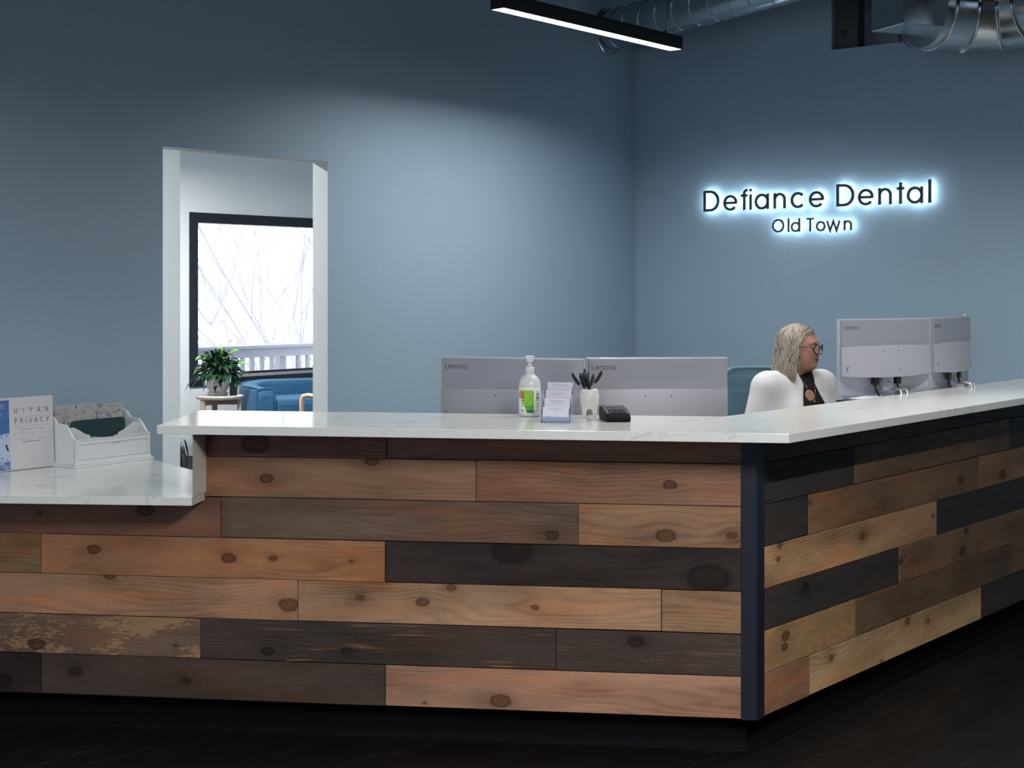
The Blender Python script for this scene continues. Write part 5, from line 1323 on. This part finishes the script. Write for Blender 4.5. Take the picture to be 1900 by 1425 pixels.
for s in (1, -1):                                  # hands resting on the keyboard
    wx, wy, wz = wri[s]; P0 = np.array([wx+.005, s*wy, wz]); fs_ = [CP(P0, P0+(.035, -s*.004, -.002), .0215, .023), E(P0+(.055, -s*.005, -.004), (.042, .038, .015))]
    for k, (dy, ln) in enumerate(((.028, .066), (.010, .076), (-.009, .071), (-.026, .056))):
        a = P0+(.088, -s*.005+s*(-dy), -.002); b = a+(ln*.45, -s*dy*.12, .008); c = b+(ln*.32, 0, -.012); d = c+(ln*.22, 0, -.014)
        fs_ += [CP(a-(.02, 0, 0), b, .0095, .0085), CP(b, c, .0085, .0078), CP(c, d, .0078, .0065)]
    a = P0+(.030, -s*.030, -.004); fs_ += [CP(a, a+(.030, -s*.018, -.006), .0115, .0095), CP(a+(.030, -s*.018, -.006), a+(.056, -s*.018, -.012), .0092, .0075)]
    merge(body, mesh_of(U(fs_, .007), P0-np.array((.03, .09, .06)), P0+np.array((.21, .09, .05)), .0034, XT))
obj('body', body, [M_SKIN, M_LIP, M_EYE, M_IRIS, M_BLUSH], woman, world=True)
def topf(p):                                       # black mock-neck top with an opening below the throat
    d = smin(torso(p)-.007, CP((-.022, 0, 1.06), (-.010, 0, 1.135), .068, .060)(p), .03)
    d = smax(d, -(CP((-.012, 0, 1.10), (-.002, 0, 1.17), .0575, .051)(p)), .004); d = np.maximum(d, p[..., 2]-1.137+.25*(p[..., 0]))
    d = smax(d, -E((.115, 0, 1.008), (.075, .030, .027))(p), .008)
    return d
M_BLKTOP = P('black_knit', (.006, .006, .007), .9, 0, 60, .3)
obj('black_top', mesh_of(topf, (-.21, -.26, .50), (.22, .26, 1.17), .008, XT), M_BLKTOP, woman, world=True)
def quilt():
    g = G('white_quilted_fabric'); co = g.obco(); sep = g.n('SeparateXYZ', {0: co}); z = sep.outputs[2]
    wob = g.m('MULTIPLY', g.noise(co, 14, 2), .010)
    rib = g.m('ABSOLUTE', g.m('SINE', g.m('MULTIPLY', g.m('ADD', z, wob), 520)))
    stitch = g.noise(co, 160, 2)
    g.put(g.b.inputs['Base Color'], g.mix(g.step(rib, 0, .35), (.60, .61, .64), (.72, .73, .76))); g.b.inputs['Roughness'].default_value = .85
    g.bump(g.m('ADD', g.m('POWER', rib, .6), g.m('MULTIPLY', stitch, .25)), .5, .004)
    return g.mat
M_JAC = quilt()
slv = [CP(LP(s, -.015, .180, 1.040), LP(s, *elb[s]), .072, .060) for s in (1, -1)]+[CP(LP(s, *elb[s]), LP(s, *wri[s]), .058, .042) for s in (1, -1)]
def jac(p):
    x, y, z = p[..., 0], p[..., 1], p[..., 2]
    d = smin(torso(p)-.020-.012*np.clip((.95-z)/.3, 0, 1), U(slv, .02)(p), .03)
    d = smin(d, CP((-.035, 0, 1.075), (-.030, 0, 1.130), .088, .084)(p), .02)
    col_in = CP((-.018, 0, 1.02), (-.008, 0, 1.20), .074, .072)(p); d = smax(d, -np.maximum(col_in, 1.055-z), .006)
    half = .034+.105*np.clip((1.06-z)/.30, 0, 1)+.02*np.clip((z-1.06)/.08, 0, 1)                # open front
    wedge = np.maximum(np.abs(y)-half, -x-.0); d = smax(d, -np.maximum(wedge, .015-x), .008)
    d = np.maximum(d, z-1.148+.22*np.clip(x+.03, 0, 1)); d = smax(d, .50-z, .01)
    hollow = np.maximum(torso(p)-.010, -.02-x); d = np.maximum(d, -np.maximum(hollow, -(p[..., 0]*0+z-.5)))
    for s in (1, -1):
        w_ = np.array(LP(s, *wri[s])); d = smax(d, (p-w_)@np.array([.92, -s*.35, -.1])-.002, .004)
    return d
obj('quilted_jacket', mesh_of(jac, (-.27, -.40, .46), (.34, .40, 1.18), .0065, XT), M_JAC, woman, world=True)
tro = U([CP((0, s*.09, .54), (.43, s*.12, .55), .098, .068) for s in (1, -1)]+[CP((.43, s*.12, .54), (.40, s*.13, .10), .066, .042) for s in (1, -1)]+[E((0, 0, .57), (.175, .205, .125))], .04)
obj('trousers', mesh_of(lambda p: np.maximum(np.maximum(tro(p), .085-p[..., 2]), p[..., 2]-.66), (-.22, -.26, .07), (.52, .26, .68), .013, XTL), P('dark_trousers', (.015, .015, .02), .85), woman, world=True)
for s in (1, -1):
    fshoe = U([CP((.38, s*.13, .045), (.53, s*.15, .036), .038, .033), CP((.385, s*.13, .06), (.395, s*.13, .10), .040, .040)], .03)
    obj('shoe', mesh_of(lambda p: smax(fshoe(p), .004-p[..., 2], .004), (.32, s*.14-.06, -.01), (.60, s*.14+.06, .16), .008, XTL), M_BLACKM, woman, world=True)
# hair
H3 = lambda p: Vector(R_h@np.array(p)+Hc)
M_HAIR = [P('silver_blonde', (.56, .50, .45), .45, sheen=.2), P('ash_blonde', (.42, .355, .29), .5), P('warm_blonde', (.55, .43, .28), .5), P('dark_roots', (.055, .045, .040), .6), P('grey_lowlight', (.22, .19, .17), .55)]
def hairbase(p):
    x, y, z = p[..., 0], p[..., 1], p[..., 2]
    d = E((-.018, 0, .028), (.101, .082, .088))(p)
    for s in (1, -1):
        d = smin(d, CP((-.025, s*.064, .02), (-.040, s*.080, -.14), .028, .022)(p), .03)
    d = smin(d, CP((-.055, 0, 0), (-.085, 0, -.15), .056, .055)(p), .04)
    fr = np.maximum(-(x-.046-.05*np.clip(z-.05, 0, .1)-.0*z), -(.088-z)); d = smax(d, (x-.030) - .55*np.clip(z-.03, 0, .09), .012)
    d = np.maximum(d, -(head(p)-.001)) if False else d
    d = smax(d, -CP((.02, 0, -.06), (-.01, 0, -.25), .045, .045)(p), .01)
    return d
hair_m = lambda c: np.where((c[:, 2] > .085) & (np.abs(c[:, 1]) < .012), 3, 1)
hb = mesh_of(hairbase, (-.17, -.14, -.20), (.10, .14, .14), .005, XH, hair_m)
rnd = random.Random(21)
def strand(th, s, r, mi, L, amp, ph, dr, start=.0):
    """th: fall direction round the head (0 front .. pi back) on side s"""
    pts = []; dx, dy = math.cos(th), s*math.sin(th); n = 26
    ex, ey, ez = .106+dr, .088+dr, .092+dr
    for i in range(n+1):
        t = i/n; l = L*t
        el = PI/2*(1-min(1, (l+start)/.135))
        if l+start < .135:
            p = [-.018+ex*math.cos(el)*dx, ey*math.cos(el)*dy, .030+ez*math.sin(el)]
            if s*p[1] < .004: p[1] = s*.004
        else:
            q = l+start-.135; fl_ = 1+(.9 if dx < -.2 else .45)*q
            p = [-.018+ex*dx*fl_-.02*q*(dx < 0), ey*dy*fl_*(1-.2*q), .030-q]
        a = amp*min(1, t*2.2); 
        w1 = math.sin(t*L*70+ph); w2 = math.cos(t*L*58+ph*1.7)
        p[0] += a*w1*(-dy*.6+.6); p[1] += a*w1*dx*.6+ s*abs(a)*.4*w2; p[2] += a*.2*w2
        pts.append(H3(p))
    hb.tube(pts, [r*(.7 if i < 2 else 1)*(1-.75*(i/n)**3) for i in range(n+1)], 4, mi, flat=.6)
for k in range(1150):
    s = -1 if rnd.random() < .62 else 1
    th = rnd.uniform(.42*PI, PI*1.0); f = rnd.random()
    mi = rnd.choices((0, 1, 2, 3, 4), (44, 20, 16, 6, 14))[0]
    strand(th, s, rnd.uniform(.0010, .0022), mi, rnd.uniform(.27, .37) if th < .75*PI else rnd.uniform(.27, .35), rnd.uniform(.004, .010), rnd.uniform(0, 6.3), rnd.uniform(-.002, .009), rnd.uniform(0, .02))
def strand2(x0, s, r, mi, L, amp, ph, dr):      # from the parting over the front of the head, swept back past the temple
    pts = []; n = 26; q_ = math.sqrt(max(.1, 1-((x0+.018)/.110)**2)); ey, ez = max(.055, .090*q_)+dr, .094*q_+dr
    x1 = .012+.35*(x0-.02)
    for i in range(n+1):
        l = L*i/n; t = min(1, l/.12); el = PI/2*(1-t); sm = t*t*(3-2*t)
        x = x0+(x1-x0)*sm; 
        if t < 1: p = [x, s*max(.003, (ey+(.088-ey)*sm)*math.cos(el)), .028+ez*math.sin(el)]
        else: q = l-.12; p = [x-.12*q, s*(.088+dr)*(1+.35*q), .028-q]
        a = amp*min(1, t*1.2); w1 = math.sin(l*70+ph)
        p[0] += a*w1; p[1] += s*abs(a)*.4*math.cos(l*58+ph*1.7)
        pts.append(H3(p))
    hb.tube(pts, [r*(.7 if i < 2 else 1)*(1-.75*(i/n)**3) for i in range(n+1)], 4, mi, flat=.6)
for k in range(560):
    x0 = rnd.uniform(-.03, .072); strand2(x0, -1 if rnd.random() < .6 else 1, rnd.uniform(.0010, .0021), rnd.choices((0, 1, 2, 3, 4), (40, 20, 20, 12 if x0 > .04 else 4, 10))[0], rnd.uniform(.25, .34), rnd.uniform(.003, .008), rnd.uniform(0, 6.3), rnd.uniform(-.001, .006))
for k in range(30):            # front locks framing the temple
    s = rnd.choice((-1, -1, 1)); strand(rnd.uniform(.36*PI, .44*PI), s, rnd.uniform(.0014, .0026), rnd.choice((0, 2, 2, 1, 3)), rnd.uniform(.22, .33), rnd.uniform(.003, .008), rnd.uniform(0, 6.3), rnd.uniform(-.004, .004), rnd.uniform(0, .03))
obj('hair', hb, M_HAIR, woman, world=True, label='long wavy silver blonde hair with dark roots')
mb = MB()
for s in (1, -1):
    mb.tube([H3((.0935, s*.012, .0275)), H3((.0930, s*.026, .0335)), H3((.083, s*.042, .0325)), H3((.069, s*.053, .0240))], [.0026, .0036, .0030, .0012], 6, flat=.6)
obj('eyebrows', mb, M_BROW, woman, world=True)
# glasses
gl = MB(); lens = MB()
for s in (1, -1):
    loop = []
    for k in range(29):
        a = 2*PI*k/28; yy = s*.0345+.0250*math.cos(a)*(1 if math.sin(a) > -.3 else .92); z_ = -.001+.0240*math.sin(a)
        loop.append(H3((.1085-.35*max(0, abs(yy)-.030), yy, z_)))
    gl.tube(loop, .0030, 6, cap=False); c = sum(loop[:-1], Vector())/28
    lens.add([c]+loop[:-1], [(0, 1+k, 1+(k+1) % 28) for k in range(28)])
    gl.tube([H3((.099, s*.059, .010)), H3((.06, s*.075, .012)), H3((-.01, s*.084, .006))], .0019, 6)
gl.tube([H3((.1085, .010, .008)), H3((.112, 0, .011)), H3((.1085, -.010, .008))], .0019, 6)
go = obj('eyeglasses', gl, P('dark_blue_frame', (.012, .018, .035), .2, coat=.4), woman, world=True)
obj('lenses', lens, P('lens', (.9, .95, 1.0), .02, trans=.0, alpha=.12), go, world=True)
T3 = lambda p: Vector(R_t@np.array(p)+np.array([S0.x, S0.y, UPZ]))
mb = MB(); mb.tube([T3((.058+.028*math.cos(a)-.012, .058*math.sin(a), 1.092-.050*math.cos(a)**2*(math.cos(a) > 0))) for a in [PI*(-.62+1.24*i/24) for i in range(25)]], .0017, 6)
mb.tube([T3((.072, .046, 1.10)), T3((.108, .020, 1.03)), T3((.122, .004, .985)), T3((.122, -.004, .985)), T3((.108, -.020, 1.03)), T3((.072, -.046, 1.10))], .0008, 5)
mb.ball(T3((.124, 0, .978)), .0045, 10); obj('gold_necklace', mb, P('gold', (.75, .50, .18), .25, 1.0), woman, world=True)

# office chair under her, teal ribbed back
seat_c = S0-tA*.03
ofc = thing('office_chair', 'teal office chair with ribbed see-through back under the seated woman', 'office chair', (seat_c.x, seat_c.y, 0), math.atan2(tA.y, tA.x)-PI/2)
def tealm():
    g = G('teal_mesh_fabric'); co = g.obco(); z = g.n('SeparateXYZ', {0: co}).outputs[2]
    rib = g.m('POWER', g.m('ABSOLUTE', g.m('SINE', g.m('MULTIPLY', z, 44))), 14)
    g.put(g.b.inputs['Base Color'], g.mix(g.m('MULTIPLY', rib, .5), (.07, .19, .24), (.17, .36, .42))); g.b.inputs['Roughness'].default_value = .7
    g.b.inputs['Alpha'].default_value = .5; g.bump(rib, .4, .004)
    return g.mat
M_TM = tealm()
rows = []
for i in range(17):
    t = i/16; z = .56+.585*t; w_ = .25*(1-.10*(1-t))*(1 if t < .85 else math.sqrt(max(.25, 1-((t-.85)/.17)**2)))
    rows.append([Vector((w_*(-1+2*j/16), -.245-.06*t*t-.035*(1-(-1+2*j/16)**2), z)) for j in range(17)])
back = MB().grid(rows); back.grid([[p+Vector((0, -.012, 0)) for p in r_] for r_ in rows])
obj('backrest', back, M_TM, ofc)
edge = [r_[0] for r_ in rows]+rows[-1]+[r_[-1] for r_ in rows[::-1]]
obj('back_frame', MB().tube([p+Vector((0, -.006, 0)) for p in edge], .009, 8), P('teal_frame', (.14, .28, .34), .4), ofc)
obj('seat', MB().box(-.24, .24, -.20, .26, .38, .452, 0, .03), P('teal_seat_fabric', (.035, .13, .16), .85), ofc)
mb = MB(); mb.tube([(0, -.10, .37), (0, -.26, .39), (0, -.315, .55), (0, -.30, .72)], .018, 8); mb.box(-.09, .09, -.10, .10, .352, .381, 0, .008); obj('back_bracket', mb, M_BLACKM, ofc)
mb = MB(); mb.lathe([(.028, .06), (.028, .22), (.018, .22), (.018, .352)], 16); obj('gas_lift', mb, M_BLACKM, ofc)
for k in range(5):
    a = 2*PI*k/5+.3; c, s = math.cos(a), math.sin(a)
    lg = obj('base_arm', MB().tube([(.02*c, .02*s, .085), (.15*c, .15*s, .085), (.285*c, .285*s, .072)], [.024, .018, .013], 8), M_BLACKM, ofc)
    M_ = Matrix.Translation((.285*c, .285*s, .029)) @ Matrix.Rotation(a, 4, 'Z') @ Matrix.Rotation(PI/2, 4, 'X')
    obj('caster', MB().lathe([(.006, -.022), (.028, -.020), (.028, -.004), (.012, -.003), (.012, .003), (.028, .004), (.028, .020), (.006, .022)], 20, M=M_), M_CABLE, lg)
# keyboard under her hands
kp = T3((.40, 0, 0)); kb = thing('keyboard', 'slim dark keyboard on the desk under the seated woman\'s hands', 'keyboard', (kp.x, kp.y, DZ), math.atan2(tA.y, tA.x)-PI/2)
obj('case', MB().box(-.21, .21, -.065, .065, 0, .012, 0, .003), M_BLACKM, kb)
mb = MB()
for r_ in range(5):
    for c_ in range(15): mb.box(-.202+c_*.027, -.202+c_*.027+.023, -.058+r_*.0235, -.058+r_*.0235+.020, .0122, .0165, 0, 0)
obj('keys', mb, M_CABLE, kb)
